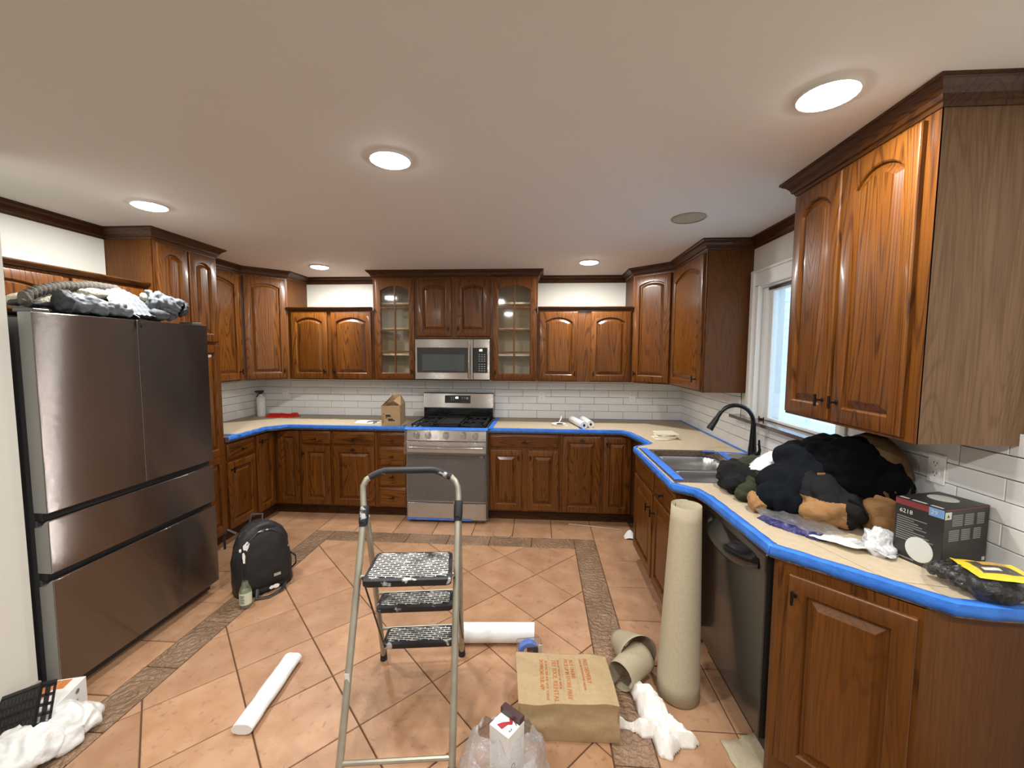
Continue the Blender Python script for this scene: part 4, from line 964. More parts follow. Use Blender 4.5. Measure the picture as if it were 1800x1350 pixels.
for z in (.445,.213): MB().tube([railpt(bL,sL,z), railpt(bR,sR,z)], .008, 8).build('cross_bar', ALU, ld, world=True)
MB().tube([V((-.748,1.66,.672)), V((-.800,2.01,.12))], .004, 6).build('fold_rod', BLKP, ld, world=True); MB().tube([V((-.36,1.70,.672)), V((-.392,2.07,.12))], .004, 6).build('fold_rod', BLKP, ld, world=True)
p = railpt(fL,sL,.33); MB().box(-.008,.012,-.0155,-.0145,-.022,.022).xf(Matrix.Translation(p-ld.location)).build('price_sticker', PAPERW, ld)

# ------------------------------------------------------------------ things lying on the floor
# backpack
bk = thing('backpack', 'worn black backpack with white paint splashes, standing on the floor by the refrigerator', 'backpack', (-1.905,2.66,0), .92)
def bp_ring(z):
    t = z/.455; wd = .185*(1-.16*t**2)*(1 if t < .62 else math.sqrt(max(1-((t-.62)/.385)**2, .02))); dp = .118*(1-.42*t); sh = .015+.02*t
    return [(wd*abs(math.cos(a))**.62*(1 if math.cos(a) > 0 else -1), sh+dp*abs(math.sin(a))**.75*(1 if math.sin(a) > 0 else -1)-.010*math.sin(a*3+z*20)*.3, z) for a in [2*PI*k/32 for k in range(32)]]
b = MB().loft([bp_ring(z) for z in [q*.455/.475 for q in (.004,.03,.08,.15,.22,.28,.33,.37,.41,.44,.46,.472)]], True, True, True)
o = b.build('pack_body', PACK, bk, smooth=180)
for v in o.data.vertices:
    q = v.co; v.co += V((q.x,q.y,0)).normalized()*.014*noise.noise(q*13+V((3,1,7)))
def pocket(u, v):
    x = -.145+.29*u; z = .03+.385*v; e = max(0, 1-((u-.5)/.5)**2)*max(0, 1-((v-.45)/.55)**2 if v > .45 else 1-((.45-v)/.45)**4)
    wz = .5+.5*math.sqrt(max(0, 1-max(0,(v-.55)/.45)**2)); x *= wz
    return (x, -.105*(1-.42*z/.455)+.02-.045*e**.5+.006*noise.noise(V((x*20,z*20,2))), z)
MB().sheet(pocket, 20, 20).build('front_panel', PACKD, bk, smooth=180)
rim = [pocket(u, v) for u, v in [(0,.05),(0,.3),(0,.6),(.06,.85),(.25,.985),(.5,1),(.75,.985),(.94,.85),(1,.6),(1,.3),(1,.05)]]
MB().tube(rim, .008, 8).build('zip_piping', RUB, bk, smooth=60)
MB().tube([(.02,.05,.44),(.03,.07,.49),(-.03,.09,.495),(-.05,.08,.43)], .008, 8, sq=.5).build('grab_handle', PACK, bk, smooth=60)
MB().tube([(-.13,.07,.40),(-.17,.10,.43),(-.19,.12,.38),(-.19,.11,.30)], .012, 8, sq=.5).build('shoulder_strap', PACK, bk, smooth=60)
MB().tube([(.10,-.11,.03),(.06,-.16,.012),(-.03,-.18,.010),(-.09,-.15,.010),(-.07,-.11,.05)], .013, 8, sq=.35).build('side_strap', PACK, bk, smooth=60)
MB().tube([(.165,-.02,.20),(.20,-.04,.16),(.205,-.03,.10),(.17,-.01,.06)], .011, 8, sq=.4).build('side_strap', PACK, bk, smooth=60)
def patch(cx, cz, sx, sz, seed, par, m, yo=-.006, n=14):
    pts = [(cx+sx*math.cos(a)*(.7+.5*noise.noise(V((math.cos(a)*2,math.sin(a)*2,seed)))), cz+sz*math.sin(a)*(.7+.5*noise.noise(V((math.sin(a)*2,math.cos(a)*2,seed+5))))) for a in [2*PI*k/n for k in range(n)]]
    def y(x, z): return -.118*(1-.42*z/.455)+.012+yo
    MB().add([(x,y(x,z),z) for x,z in pts],[tuple(range(n))]).build('paint_splash', m, par)
patch(-.115,.345,.030,.042,1,bk,PAPERW,-.004); patch(-.135,.28,.012,.05,2,bk,PAPERW,-.006); patch(-.15,.33,.010,.018,3,bk,PAPERW,.004); patch(.02,.045,.05,.018,4,bk,PAPERW,-.042)
MB().box(.02,.062,-.145,-.142,.115,.133).build('label_patch', CREAM, bk)
# bottle
bt = thing('bottle', 'empty clear drink bottle with a pale label in front of the black backpack', 'bottle', (-1.862,2.425,0))
CLEARB = thin('clear_bottle', tint=(.90,.95,.88), gloss=.12, haze=.10, hazecol=(.75,.82,.68))
MB().lathe([(.001,.002),(.028,.0),(.034,.006),(.035,.02),(.035,.105),(.031,.125),(.019,.152),(.0165,.158),(.0165,.170),(.0155,.172)], n=20, caps=False).build('bottle_body', CLEARB, bt, smooth=60)
MB().lathe([(.0355,.028),(.0355,.104)], n=20, caps=False).build('bottle_label', mat('pale_label', (.62,.66,.50), .5), bt, smooth=60)
tx = mat('label_print', (.16,.17,.13), .6)
for k in range(5): MB().box(-.010+k*.0001,.018-.004*(k%2),-.0368,-.0362,.042+k*.011,.047+k*.011).build('label_print', tx, bt)
MB().lathe([(.017,.157),(.019,.158),(.019,.162),(.017,.163)], n=16, caps=False).build('neck_ring', CLEARB, bt)
# flat white roll
def flatroll(name, lb, a, b, rx, rz, m, cat, wob=.004):
    a, b = V(a), V(b); d = (b-a).normalized(); s = V((-d.y,d.x,0)); rows = []
    for i in range(25):
        p = a+(b-a)*i/24; rows.append([p+s*(rx*math.cos(t)*(1+.06*noise.noise(p*9)))+V((0,0,rz+rz*math.sin(t)+wob*noise.noise(p*22+V((math.cos(t)*2,math.sin(t)*2,0))))) for t in [2*PI*k/20 for k in range(20)]])
    mb = MB().loft(rows, True, True, True); zmin = min(v.z for v in mb.v)
    for v in mb.v: v.z -= zmin-.0005
    o = mb.build(name, m, None, org=(a.x,a.y,0), smooth=50); tag(o, lb, cat); return o
flatroll('plastic_roll', 'flattened white plastic sheeting roll lying alone on the tiles left of the ladder', (-1.250,1.570,0), (-1.283,1.995,0), .046, .024, ROLLW, 'roll')
pr = thing('paper_roll', 'thick white roll lying on the floor right behind the step ladder', 'roll', (-.23,2.225,0))
MB().loft([[(x, .052*math.cos(t)+.075*x, .054+.052*math.sin(t)) for t in [2*PI*k/28 for k in range(28)]] for x in (-.215,-.21,0,.21,.215)], True).build('roll_sheet', ROLLW, pr, smooth=50)
MB().loft([[(x, r*math.cos(t)+.075*x, .054+r*math.sin(t)) for t in [2*PI*k/28 for k in range(28)]] for x, r in ((-.2151,.052),(-.214,.018),(.214,.018),(.2151,.052))], True).build('roll_core', PAPERW, pr, smooth=30)
# tape in clamshell
tp = thing('tape_pack', 'roll of blue masking tape in clear packaging behind the paper bag', 'tape', (-.045,2.085,0), .2)
rr = MB(); L = []
for r, z in ((.030,.03),(.050,.03),(.052,.034),(.052,.062),(.050,.066),(.030,.066)): L.append((r,z))
L = [[(r*math.cos(t), z-.045, r*math.sin(t)+.062) for t in [2*PI*k/28 for k in range(28)]] for r, z in L]
rr.loft(L+[L[0]], True).build('tape_roll', mat('tape_roll_blue', (.06,.16,.62), .45), tp, smooth=40)
MB().box(-.012,.046,-.030,-.024,.030,.102).build('black_card', BLKP, tp, bevel=.002); MB().box(-.004,.018,-.0308,-.0302,.076,.082).build('print', RED, tp); MB().box(-.004,.022,-.0308,-.0302,.060,.064).build('print', DIMT, tp)
MB().box(.048,.066,-.034,-.030,.004,.112).build('side_card', PAPERW, tp, bevel=.001)
MB().box(-.062,.070,-.036,.030,.0005,.118).build('clamshell', thin('clamshell', gloss=.05, haze=.05), tp, bevel=.012, seg=3)
# big brown paper bag lying on its side
bgt = thing('paper_bag', 'large brown paper bag with orange printing lying on its side', 'paper bag', (.125,1.80,0), .03)
def bag_pt(x, y, z, s=0):
    n1 = noise.noise(V((x*7,y*7,z*9+s))); n2 = noise.noise(V((x*17+3,y*17,z*17+s))); return (x, y, max(.0008, z+.010*n1+.004*n2))
X0, X1, Y0, Y1, H = -.205, .220, -.158, .178, .165
def topz(x, y): return H-.030*max(0,(y+.02)/(Y1+.02))-.010*(x > .12)*(x-.12)/.1
tb = MB(); tb.sheet(lambda u, v: bag_pt(X0+(X1-X0)*u-.02*(1-u)*v, Y0+(Y1-Y0)*v, topz(X0+(X1-X0)*u, Y0+(Y1-Y0)*v)), 22, 18)
tb.sheet(lambda u, v: (X0+(X1-X0)*u, Y0+.010*noise.noise(V((u*5,v*4,3)))*math.sin(PI*v)-.008*math.sin(PI*v*2)*(.3+abs(u-.5)), topz(0,Y0)*v+(.010*noise.noise(V(((X0+(X1-X0)*u)*7,Y0*7,H*9)))+.004*noise.noise(V(((X0+(X1-X0)*u)*17+3,Y0*17,H*17))))*v+.001), 22, 10)
for X, sg in ((X0,-1),(X1,1)): tb.sheet(lambda u, v: (X+(-.02*u*v if sg < 0 else 0)+sg*-.014*math.sin(PI*v)*(.6+.5*noise.noise(V((u*4,v*3,sg)))), Y0+(Y1-Y0)*u, bag_pt(X, Y0+(Y1-Y0)*u, topz(X, Y0+(Y1-Y0)*u))[2]*v+.001), 14, 8)
tb.sheet(lambda u, v: (X0+(X1-X0)*u-.02*(1-u)*v, Y1, bag_pt(X0+(X1-X0)*u, Y1, topz(0,Y1))[2]*v+.001), 22, 5).box(X0+.01,X1-.01,Y0+.01,Y1-.01,.0008,.002)
tb.build('bag_body', BAGB, bgt, smooth=35)
def bt_(s, size, x, y, sx=.8):
    o = text(s, size, ORANGE, bgt, (0,0,0), (0,0,0), 'orange_print', ext=.0002); o.scale = (1,1,1)
    for v in o.data.vertices:      # printed on the crumpled paper: every point lies on its surface
        px, py = x+v.co.y, y-v.co.x*sx; v.co = V((px, py, bag_pt(px, py, topz(px, py))[2]+.0012+v.co.z))
bt_('DOWNLOAD OUR APP', .027, -.110, .125, .74); bt_('SCAN THE CODE AND SAVE TODAY', .016, -.084, .115, .95); bt_('TRY TOOL RENTAL', .030, -.052, .125, 1.05); bt_('RENT BY THE DAY OR WEEK', .016, -.026, .125, 1.0)
bt_('BUY ONLINE', .026, .034, .135, 1.0); bt_('PICK UP IN STORE FREE', .026, .008, .135, .98); bt_('FREE DELIVERY', .028, .100, .140, 1.0); bt_('OVER ONE MILLION ITEMS ONLINE', .014, .082, .140, 1.0)
FINK = mat('faint_ink', (.30,.20,.11), .7)
for x in (-.066,-.008,.058): MB().sheet(lambda u, v: (x+.0012*u, -.10+.25*v, bag_pt(x, -.10+.25*v, topz(x, -.10+.25*v))[2]+.001), 1, 16).build('rule_print', FINK, bgt)
# kraft roll standing by the sink cabinet
kr = MB(); N = 44; rows = []
for i in range(13):
    t = i/12; cx, cy = .682+.075*t, 1.935+.185*t; r = .104-.026*t
    rows.append([(cx+(r-.012*k/N)*math.cos(1.2+k/N*2*PI*1.15), cy+(r-.012*k/N)*math.sin(1.2+k/N*2*PI*1.15), .003+.862*t+(0 if i else max(0,.05*(.5-k/N)))) for k in range(N+1)])
o = kr.loft(rows, False).build('kraft_roll', KRAFTD, None, org=(.682,1.935,0), smooth=60); solid(o, .0015); tag(o, 'tall standing roll of kraft paper leaning on the counter edge beside the dishwasher', 'paper roll')
# curled kraft offcut
def curl(name, lb, c, ax, r0, r1, L, span, start, tilt=0, m=KRAFTD, group=None):
    ax = V(ax).normalized(); s = V((-ax.y,ax.x,0)).normalized(); up = ax.cross(s)*-1 if ax.cross(s).z < 0 else ax.cross(s); rows = []
    for i in range(9):
        t = i/8; r = r0+(r1-r0)*t; p = V(c)+ax*L*t+V((0,0,r))
        rows.append([p+s*(r*(1-.0010*k)*math.cos(math.radians(start+span*k/40)))+up*(r*(1-.0010*k)*math.sin(math.radians(start+span*k/40))) for k in range(41)])
    mb = MB().loft(rows, False); zm = min(v.z for v in mb.v)
    for v in mb.v: v.z -= zm-.0015
    o = mb.build(name, m, None, org=(c[0],c[1],0), smooth=60); solid(o, .0012); tag(o, lb, 'paper', group); return o
curl('kraft_curl', 'rear curl of kraft paper on the floor beside the standing roll', (.455,2.235,0), (.30,-1,0), .052, .104, .205, 330, -60, group='curled kraft offcuts')
curl('kraft_curl', 'front curl of kraft paper touching the brown paper bag', (.53,2.06,0), (-.62,-.62,0), .078, .068, .18, 350, -110, group='curled kraft offcuts')
# crumpled white towel
def crumple(name, lb, poly, hfun, m, cat, res=.012, z0=.001, seed=0, th=.0016, group=None, parent=None, smooth=60):
    xs = [p[0] for p in poly]; ys = [p[1] for p in poly]; x0, x1, y0, y1 = min(xs), max(xs), min(ys), max(ys)
    nx = max(2, int((x1-x0)/res)); ny = max(2, int((y1-y0)/res))
    def inside(x, y):
        c = False
        for i in range(len(poly)):
            (xa,ya),(xb,yb) = poly[i], poly[i-1]
            if (ya > y) != (yb > y) and x < (xb-xa)*(y-ya)/(yb-ya)+xa: c = not c
        return c
    def edge(x, y):
        d = 9
        for i in range(len(poly)):
            a, b = V((*poly[i],)), V((*poly[i-1],)); p = V((x,y)); t = max(0, min(1, (p-a).dot(b-a)/max((b-a).length_squared,1e-9))); d = min(d, (p-a-(b-a)*t).length)
        return d
    def near(x, y):
        d = 9; bq = (x, y)
        for i in range(len(poly)):
            a, b = V((*poly[i],)), V((*poly[i-1],)); p = V((x,y)); t = max(0, min(1, (p-a).dot(b-a)/max((b-a).length_squared,1e-9))); q = a+(b-a)*t
            if (p-q).length < d: d = (p-q).length; bq = (q.x, q.y)
        return bq
    idx = {}; vs = []; fs = []
    for j in range(ny+1):
        for i in range(nx+1):
            x, y = x0+(x1-x0)*i/nx, y0+(y1-y0)*j/ny
            if inside(x, y) or edge(x, y) < res*.9:
                if not inside(x, y): x, y = near(x, y)
                jx, jy = noise.noise(V((x*40,y*40,seed)))*res*.3, noise.noise(V((x*40,y*40,seed+9)))*res*.3
                idx[i,j] = len(vs); vs.append((x+jx, y+jy, z0+max(0, hfun(x, y, edge(x, y)))))
    for j in range(ny):
        for i in range(nx):
            q = [idx.get(k) for k in ((i,j),(i+1,j),(i+1,j+1),(i,j+1))]
            if all(k is not None for k in q): fs += [tuple(q[:3]), (q[0],q[2],q[3])] if (i+j)%2 else [(q[0],q[1],q[3]), (q[1],q[2],q[3])]
    c = (sum(xs)/len(xs), sum(ys)/len(ys), z0)
    o = MB().add(vs, fs).build(name, m, parent, org=c if parent is None else None, world=parent is not None, smooth=smooth); solid(o, th)
    if parent is None: tag(o, lb, cat, group)
    return o
def ridg(x, y, s, f): return 1-2*abs(noise.noise(V((x*f, y*f, s))))
crumple('towel', 'crumpled white paper towel on the floor right of the paper bag', [(.445,1.95),(.50,1.965),(.545,1.90),(.60,1.83),(.60,1.76),(.685,1.665),(.655,1.645),(.605,1.645),(.545,1.585),(.50,1.60),(.49,1.68),(.45,1.68),(.40,1.72),(.352,1.715),(.345,1.76),(.395,1.745),(.47,1.745),(.455,1.83)],
        lambda x, y, e: min(1, e/.02)*(.026+.026*ridg(x,y,2,11)+.013*ridg(x,y,5,27))+.028*max(0, 1-((x-.49)**2+(y-1.86)**2)/.006), TOWEL, 'paper towel', res=.009, seed=3, smooth=40)
crumple('paper_scrap', 'flat kraft paper scrap on the floor at the foot of the dishwasher', [(.775,1.688),(.94,1.735),(.985,1.60),(.99,1.50),(.86,1.47),(.79,1.55)], lambda x, y, e: .004+.012*max(0,(x-.85)), KRAFTD, 'paper', res=.03)
# clear bag with the white box
bx = thing('bulb_box', 'small white carton with red print standing inside the clear plastic bag', 'box', (-.105,1.40,0), -.62)
MB().box(-.045,.045,-.045,.045,.001,.30).build('carton', PAPERW, bx, bevel=.0015)
MB().box(-.046,.044,.018,.0452,.300,.322).build('dark_flap', mat('maroon_foil', (.06,.03,.03), .3), bx)
MB().add([(-.022,-.03,.3008),(.004,-.034,.3008),(.010,-.006,.3008),(.022,.004,.3008),(.012,.02,.3008),(-.004,.016,.3008),(.006,.008,.3008),(-.012,-.010,.3008)],[tuple(range(8))]).build('red_print', mat('red_print', (.36,.02,.03), .5), bx)
text('LL', .026, BLACKINK, bx, (.012,.020,.3006), (0,0,-.4), 'box_lettering'); text('2', .02, BLACKINK, bx, (.026,-.024,.3006), (0,0,0), 'box_lettering'); text('CFL 60', .030, BLACKINK, bx, (.0456,-.030,.19), (PI/2,PI/2,PI/2), 'box_lettering')
def clearbag(u, v):
    a = 2*PI*u; r = (.150-.03*v-.062*v**2.5)*(1+.16*noise.noise(V((math.cos(a)*2.2,math.sin(a)*2.2,v*3)))); z = .002+.265*v
    z += .03*noise.noise(V((math.cos(a)*3,math.sin(a)*3,v*6+4)))*v
    return (-.115+r*1.15*math.cos(a)+.035*v*(math.cos(a-.6)), 1.415+r*math.sin(a)*.9+.006*noise.noise(V((u*30,v*14,1))), z)
o = MB().sheet(clearbag, 60, 26).build('plastic_bag', POLY, None, org=(-.115,1.415,0), smooth=70); tag(o, 'clear plastic bag around a small white carton, at the bottom of the frame', 'plastic bag')
def clearbag2(u, v): p = V(clearbag(u*.45+.52, v*.8)); c = V((-.125,1.40,p.z)); q = c+(p-c)*(.88+.12*noise.noise(V((u*9,v*9,7)))); return (q.x, q.y, q.z*.8)
MB().sheet(clearbag2, 36, 20).build('inner_fold', mat('white_poly', (.75,.77,.80), .25, alpha=.55, bump=(30,.9)), o, org=None, smooth=60).location = (.115,-1.415,0)
# white glove box, white bag and black crate in the near left corner
wb = thing('carton', 'white carton with an orange band on the floor against the refrigerator', 'box', (-2.125,1.585,0), .30)
MB().box(-.075,.065,-.105,.085,.001,.125).build('carton_body', PAPERW, wb, bevel=.002); MB().box(-.066,-.02,-.098,.075,.1252,.1262).build('orange_band', mat('orange_band', (.62,.22,.06), .5), wb); MB().box(-.018,.02,.02,.075,.1252,.1262).build('orange_band', MATS['orange_band'], wb)
MB().box(.0652,.066,-.02,.03,.03,.034).box(.0652,.066,-.02,.03,.058,.062).box(.0652,.066,-.02,-.016,.03,.062).box(.0652,.066,.026,.03,.03,.062).build('print_frame', DIMT, wb); MB().lathe([(.012,0),(.012,.0008),(.009,.0008),(.009,0)], n=14).xf(Matrix.Translation((.0651,.03,.095)) @ Matrix.Rotation(PI/2,4,'Y')).build('print_ring', DIMT, wb)
WPOLY = mat('white_bag_film', (.80,.81,.80), .30, alpha=.9, bump=(40,.5))
m = MB()
for e in [((-2.02,1.515,.05),(.10,.075,.06)),((-1.965,1.56,.035),(.06,.06,.04)),((-1.945,1.47,.03),(.055,.05,.032)),((-2.03,1.40,.05),(.12,.10,.06)),((-2.10,1.33,.035),(.12,.12,.045)),((-2.06,1.46,.055),(.06,.05,.045)),((-2.16,1.25,.03),(.12,.10,.04))]: m.ell(*e)
o = lump('plastic_bag', m, WPOLY, None, org=(-2.05,1.42,0), voxel=.007, fn=ridges(10,.016,seed=3), smooth_it=3); tag(o, 'crumpled white plastic bag on the floor below the white carton', 'plastic bag')
zm = min(v.co.z for v in o.data.vertices)
for v in o.data.vertices: v.co.z = max(v.co.z, 0)+.001
ct = thing('crate', 'black slotted plastic crate side tilted in the bottom left corner', 'crate', (-2.007,1.42,.113))
ax = V((.92,0,.38)).normalized(); up = V((-.22,.48,.85)); up = (up-ax*up.dot(ax)).normalized(); bk_ = up.cross(ax)
ct.rotation_euler = Matrix((ax, bk_, up)).transposed().to_euler()
a0, a1, b0, b1 = -.21, .0, .0, .055
MB().box(a0,a1,b0,b1,-.004,.022).build('crate_base', BLKP, ct)
def slotted(u0, u1, z0, z1, fn, nm):
    m = MB(); rows = 4; cols = max(2, int(abs(u1-u0)/.019)); zz = [z0+(z1-z0)*t for t in (0,.12)]; H_ = (z1-z0)*.80; b0_ = z0+(z1-z0)*.10
    m_add = lambda ua, ub, za, zb: m.add([fn(ua,za,0),fn(ub,za,0),fn(ub,zb,0),fn(ua,zb,0),fn(ua,za,1),fn(ub,za,1),fn(ub,zb,1),fn(ua,zb,1)],[(0,3,2,1),(4,5,6,7),(0,1,5,4),(1,2,6,5),(2,3,7,6),(3,0,4,7)])
    m_add(u0,u1,z0,b0_); m_add(u0,u1,b0_+H_,z1)
    for r in range(rows+1): m_add(u0,u1,b0_+H_*r/rows-.006,b0_+H_*r/rows+.006)
    for c_ in range(cols+1): u = u0+(u1-u0)*c_/cols; m_add(max(u0,u-.008),min(u1,u+.008),b0_,b0_+H_)
    m.build(nm, BLKP, ct)
slotted(a0,a1,0,.168, lambda u,z,d: (u,b0+.004*d,z), 'crate_side'); slotted(b0,b1,0,.168, lambda u,z,d: (a1-.004*d,u,z), 'crate_side'); slotted(b0,b1,0,.168, lambda u,z,d: (a0+.004*d,u,z), 'crate_side')
# small floor debris
tag(MB().tube([(.29,3.88,.004),(.52,3.835,.005),(.76,3.785,.004)], .005, 6).build('trim_strip', mat('pale_strip', (.42,.36,.27), .6), None, org=(.5,3.83,0)), 'thin pale strip of trim on the floor before the right rear cabinets', 'strip')
tag(MB().tube([(-.41,3.66,.004),(-.40,3.58,.004),(-.33,3.525,.004),(-.26,3.54,.005),(-.235,3.60,.004),(-.238,3.665,.004)], .003, 6).build('cord_scrap', mat('tan_scrap', (.30,.22,.14), .7), None, org=(-.3,3.6,0)), 'curved scrap of cord on the floor right of the range', 'scrap')
tag(MB().sheet(lambda u, v: (.765+.10*v, 3.60+.06*u-.03*v, .002+.05*math.sin(PI*v)*(.3+u)), 6, 8).build('paper_curl', PAPERW, None, org=(.8,3.62,0), smooth=80), 'small curled white paper scrap at the corner base cabinet', 'scrap')
# ------------------------------------------------------------------ things on the counters
ZC = .9158
sp = thing('spray_bottle', 'white spray bottle with a black trigger in the left rear corner', 'bottle', (-3.085,4.385,ZC), -.5)
MB().lathe([(.040,.0),(.043,.004),(.043,.185),(.040,.205),(.026,.225),(.016,.232),(.016,.245)], n=20).build('bottle_body', WHITEP, sp, smooth=50)
MB().lathe([(.018,.243),(.018,.262),(.012,.266)], n=14).box(-.014,.014,-.05,.028,.262,.286).box(-.009,.009,-.062,-.05,.268,.284).add([(-.006,-.022,.262),(.006,-.022,.262),(.006,-.050,.215),(-.006,-.050,.215),(-.006,-.012,.262),(.006,-.012,.262),(.006,-.042,.212),(-.006,-.042,.212)],[(0,1,2,3),(4,7,6,5),(0,4,5,1),(1,5,6,2),(2,6,7,3),(3,7,4,0)]).build('trigger_head', BLKP, sp, bevel=.003)
MB().lathe([(.0434,.05),(.0434,.15)], n=20, caps=False).build('bottle_label', PAPERW, sp, smooth=60)
crumple('plastic_package', 'crumpled red plastic package lying on the counter beside the spray bottle', [(-3.00,4.33),(-2.93,4.40),(-2.78,4.40),(-2.68,4.46),(-2.64,4.40),(-2.70,4.30),(-2.86,4.27),(-2.98,4.28)], lambda x, y, e: min(1, e/.03)*(.022+.022*ridg(x,y,3,9)), RED, 'package', res=.016, z0=ZC, seed=4)
crumple('newspaper', 'printed white paper bag lying flat left of the cardboard box', [(-1.90,4.17),(-1.70,4.17),(-1.60,4.10),(-1.62,4.02),(-1.86,4.02)], lambda x, y, e: min(1,e/.03)*(.010+.012*ridg(x,y,7,11)), mat('printed_paper', (.82,.82,.82), .6, mottle=(16,(.10,.10,.13),.545,.60)), 'paper', res=.018, z0=ZC, seed=6)
cb_ = thing('cardboard_box', 'open brown cardboard box standing on the counter left of the range', 'box', (-1.455,4.03,ZC), .17)
x0, x1, y0, y1, H = -.088,.092,-.145,.150,.200
b = MB(); t = .004
b.box(x0,x1,y0,y0+t,0,H).box(x0,x1,y1-t,y1,0,H).box(x0,x0+t,y0,y1,0,H).box(x1-t,x1,y0,y1,0,H).box(x0,x1,y0,y1,0,t).build('box_body', CARD, cb_)
MB().add([(x0,y0+.01,H),(x0,y1-.01,H),(x0+.055,y1,H+.075),(x0+.055,y0+.05,H+.055)],[(0,1,2,3)]).build('box_flap', CARDI, cb_); MB().add([(x1,y0+.01,H),(x1,y1,H),(x1-.045,y1,H+.070),(x1-.075,y0+.045,H+.045)],[(0,1,2,3)]).build('box_flap', CARD, cb_)
MB().add([(x0+.005,y1,H),(x1-.005,y1,H),(x1-.04,y1+.01,H+.072),(x0+.05,y1+.01,H+.078)],[(0,1,2,3)]).build('box_flap', CARD, cb_)
for o in [c for c in cb_.children if c.name.startswith('box_flap')]: solid(o, .004)
MB().box(x0+.01,x1-.01,y0+.01,y1-.01,.14,.150).build('packing_paper', PAPERW, cb_)
for k, (xa, wd) in enumerate([(-.070,.010),(-.050,.045),(-.050,.052),(-.050,.014),(-.028,.046),(-.024,.060)]): MB().box(xa,xa+wd,y0-.0008,y0,.125-k*.013-.008,.132-k*.013-.006+.002*(k%3)).build('stamp_print', BLACKINK, cb_)
text('FRAGILE', .018, BLACKINK, cb_, (-.066,y0-.0006,.030), (PI/2,-PI/2,0), 'stamp_print'); text('QTY 12', .016, BLACKINK, cb_, (-.030,y0-.0006,.052), (PI/2,0,0), 'stamp_print')
pl = thing('paint_dish', 'small white dish with a putty knife on the counter right of the range', 'dish', (.195,4.13,ZC))
MB().lathe([(.055,0),(.068,.004),(.072,.014),(.068,.014),(.060,.006),(.001,.005)], n=24).build('dish', PAPERW, pl, smooth=50); MB().box(.0,.09,-.05,-.01,.0005,.002).build('paper_slip', PAPERW, pl); MB().ell((.01,-.012,.012),(.034,.022,.008)).build('dark_paste', BLKP, pl, smooth=60)
MB().tube([(.0,.02,.012),(.02,.03,.05),(.028,.035,.085)], [.006,.008,.007], 8).build('knife_handle', PAPERW, pl, smooth=50)
for k, (xa, ya, xb, yb, lb) in enumerate(((.335,4.30,.425,3.925,'left of two white paper rolls lying on the right rear counter'),(.445,4.33,.495,3.99,'right of two white paper rolls lying on the right rear counter'))):
    rl = thing('wrap_roll', lb, 'roll', (xa,ya,ZC), 0, 'white rolls on the right rear counter'); d = V((xb-xa,yb-ya,0)); n_ = d.normalized(); r = .034
    MB().tube([V((0,0,r)), n_*.003+V((0,0,r)), d+V((0,0,r))], [r*.98,r,r], 24, caps=False).build('roll_sheet', ROLLW, rl, smooth=50)
    o = MB(); o.tube([d+V((0,0,r)), d+V((0,0,r))+n_*.0005, d+V((0,0,r))-n_*.02], [r*.985,.012,.011], 20, caps=False); o.build('roll_end', PAPERW, rl, smooth=30)
    MB().tube([d+V((0,0,r))-n_*.02, d+V((0,0,r))+n_*.001], .0115, 16, caps=True).build('core_hole', BLKP, rl); MB().tube([V((0,0,r))-n_*.002, V((0,0,r))+n_*.002], r*.97, 20).build('roll_end', PAPERW, rl)
base_t = [((1.045,3.545),.25,.105,'lowest broken cream tile piece of the small stack in the right rear corner'),((1.065,3.56),-.1,.095,'second cream tile piece from the bottom of the small stack'),((1.06,3.56),.5,.075,'second cream tile piece from the top of the small stack'),((1.075,3.575),.05,.10,'topmost square cream tile piece of the small stack')]
CT = mat('cream_tile', (.72,.67,.52), .35, mottle=(14,(.80,.76,.62),.3,.7))
for k, ((x, y), rz, s, lb) in enumerate(base_t):
    m = MB()
    if k < 2: m.prism([(-s,-s*.6),(-s*.1,-s*.85),(s*.9,-s*.45),(s,.2*s),(s*.4,s*.8),(-s*.7,s*.6)],0,.011)
    else: m.box(-s*.85,s*.85,-s*.8,s*.8,0,.011)
    m.xf(Matrix.Rotation(rz,4,'Z')); o = m.build('tile_piece', CT, None, bevel=.002); o.location = (x,y,ZC+.0005+k*.0118); tag(o, lb, 'tile', 'stacked tile pieces')
# ---- heap of clothes
hd = thing('sweatshirt', 'black and olive green sweatshirt heaped on the counter edge of the sink', 'clothing', (1.05,2.17,ZC))
m = MB().ell((1.005,2.215,ZC+.055),(.055,.080,.056)).ell((1.045,2.255,ZC+.100),(.075,.07,.040)).ell((1.09,2.17,ZC+.080),(.085,.085,.070)).ell((.985,2.16,ZC+.045),(.035,.05,.044))
lump('hood', m, CHAR, hd, voxel=.008, fn=folds(8,.024,(1,1,1.3),seed=2), smooth_it=4)
m = MB().ell((1.050,2.095,ZC+.038),(.060,.070,.038)).ell((1.00,2.055,ZC+.036),(.038,.048,.036)).ell((1.09,2.13,ZC+.085),(.055,.06,.045)).ell((1.17,2.30,ZC+.125),(.10,.06,.035))
lump('sleeve', m, OLIVE, hd, voxel=.008, fn=folds(10,.018,seed=5), smooth_it=4)
crumple('plastic_bag', 'printed white plastic bag resting on the black and olive sweatshirt', [(1.05,2.13),(1.12,2.09),(1.22,2.13),(1.26,2.24),(1.20,2.27),(1.10,2.22)], lambda x, y, e: .010+min(1, e/.03)*(.020+.018*ridg(x,y,3,14)+.40*max(0,x-1.12)), mat('printed_bag', (.80,.82,.84), .35, mottle=(13,(.25,.26,.29),.60,.66)), 'plastic bag', res=.011, z0=ZC+.128, seed=2)
jk = thing('work_jacket', 'large black work jacket with tan canvas panels heaped on the near counter', 'jacket', (1.25,1.90,ZC))
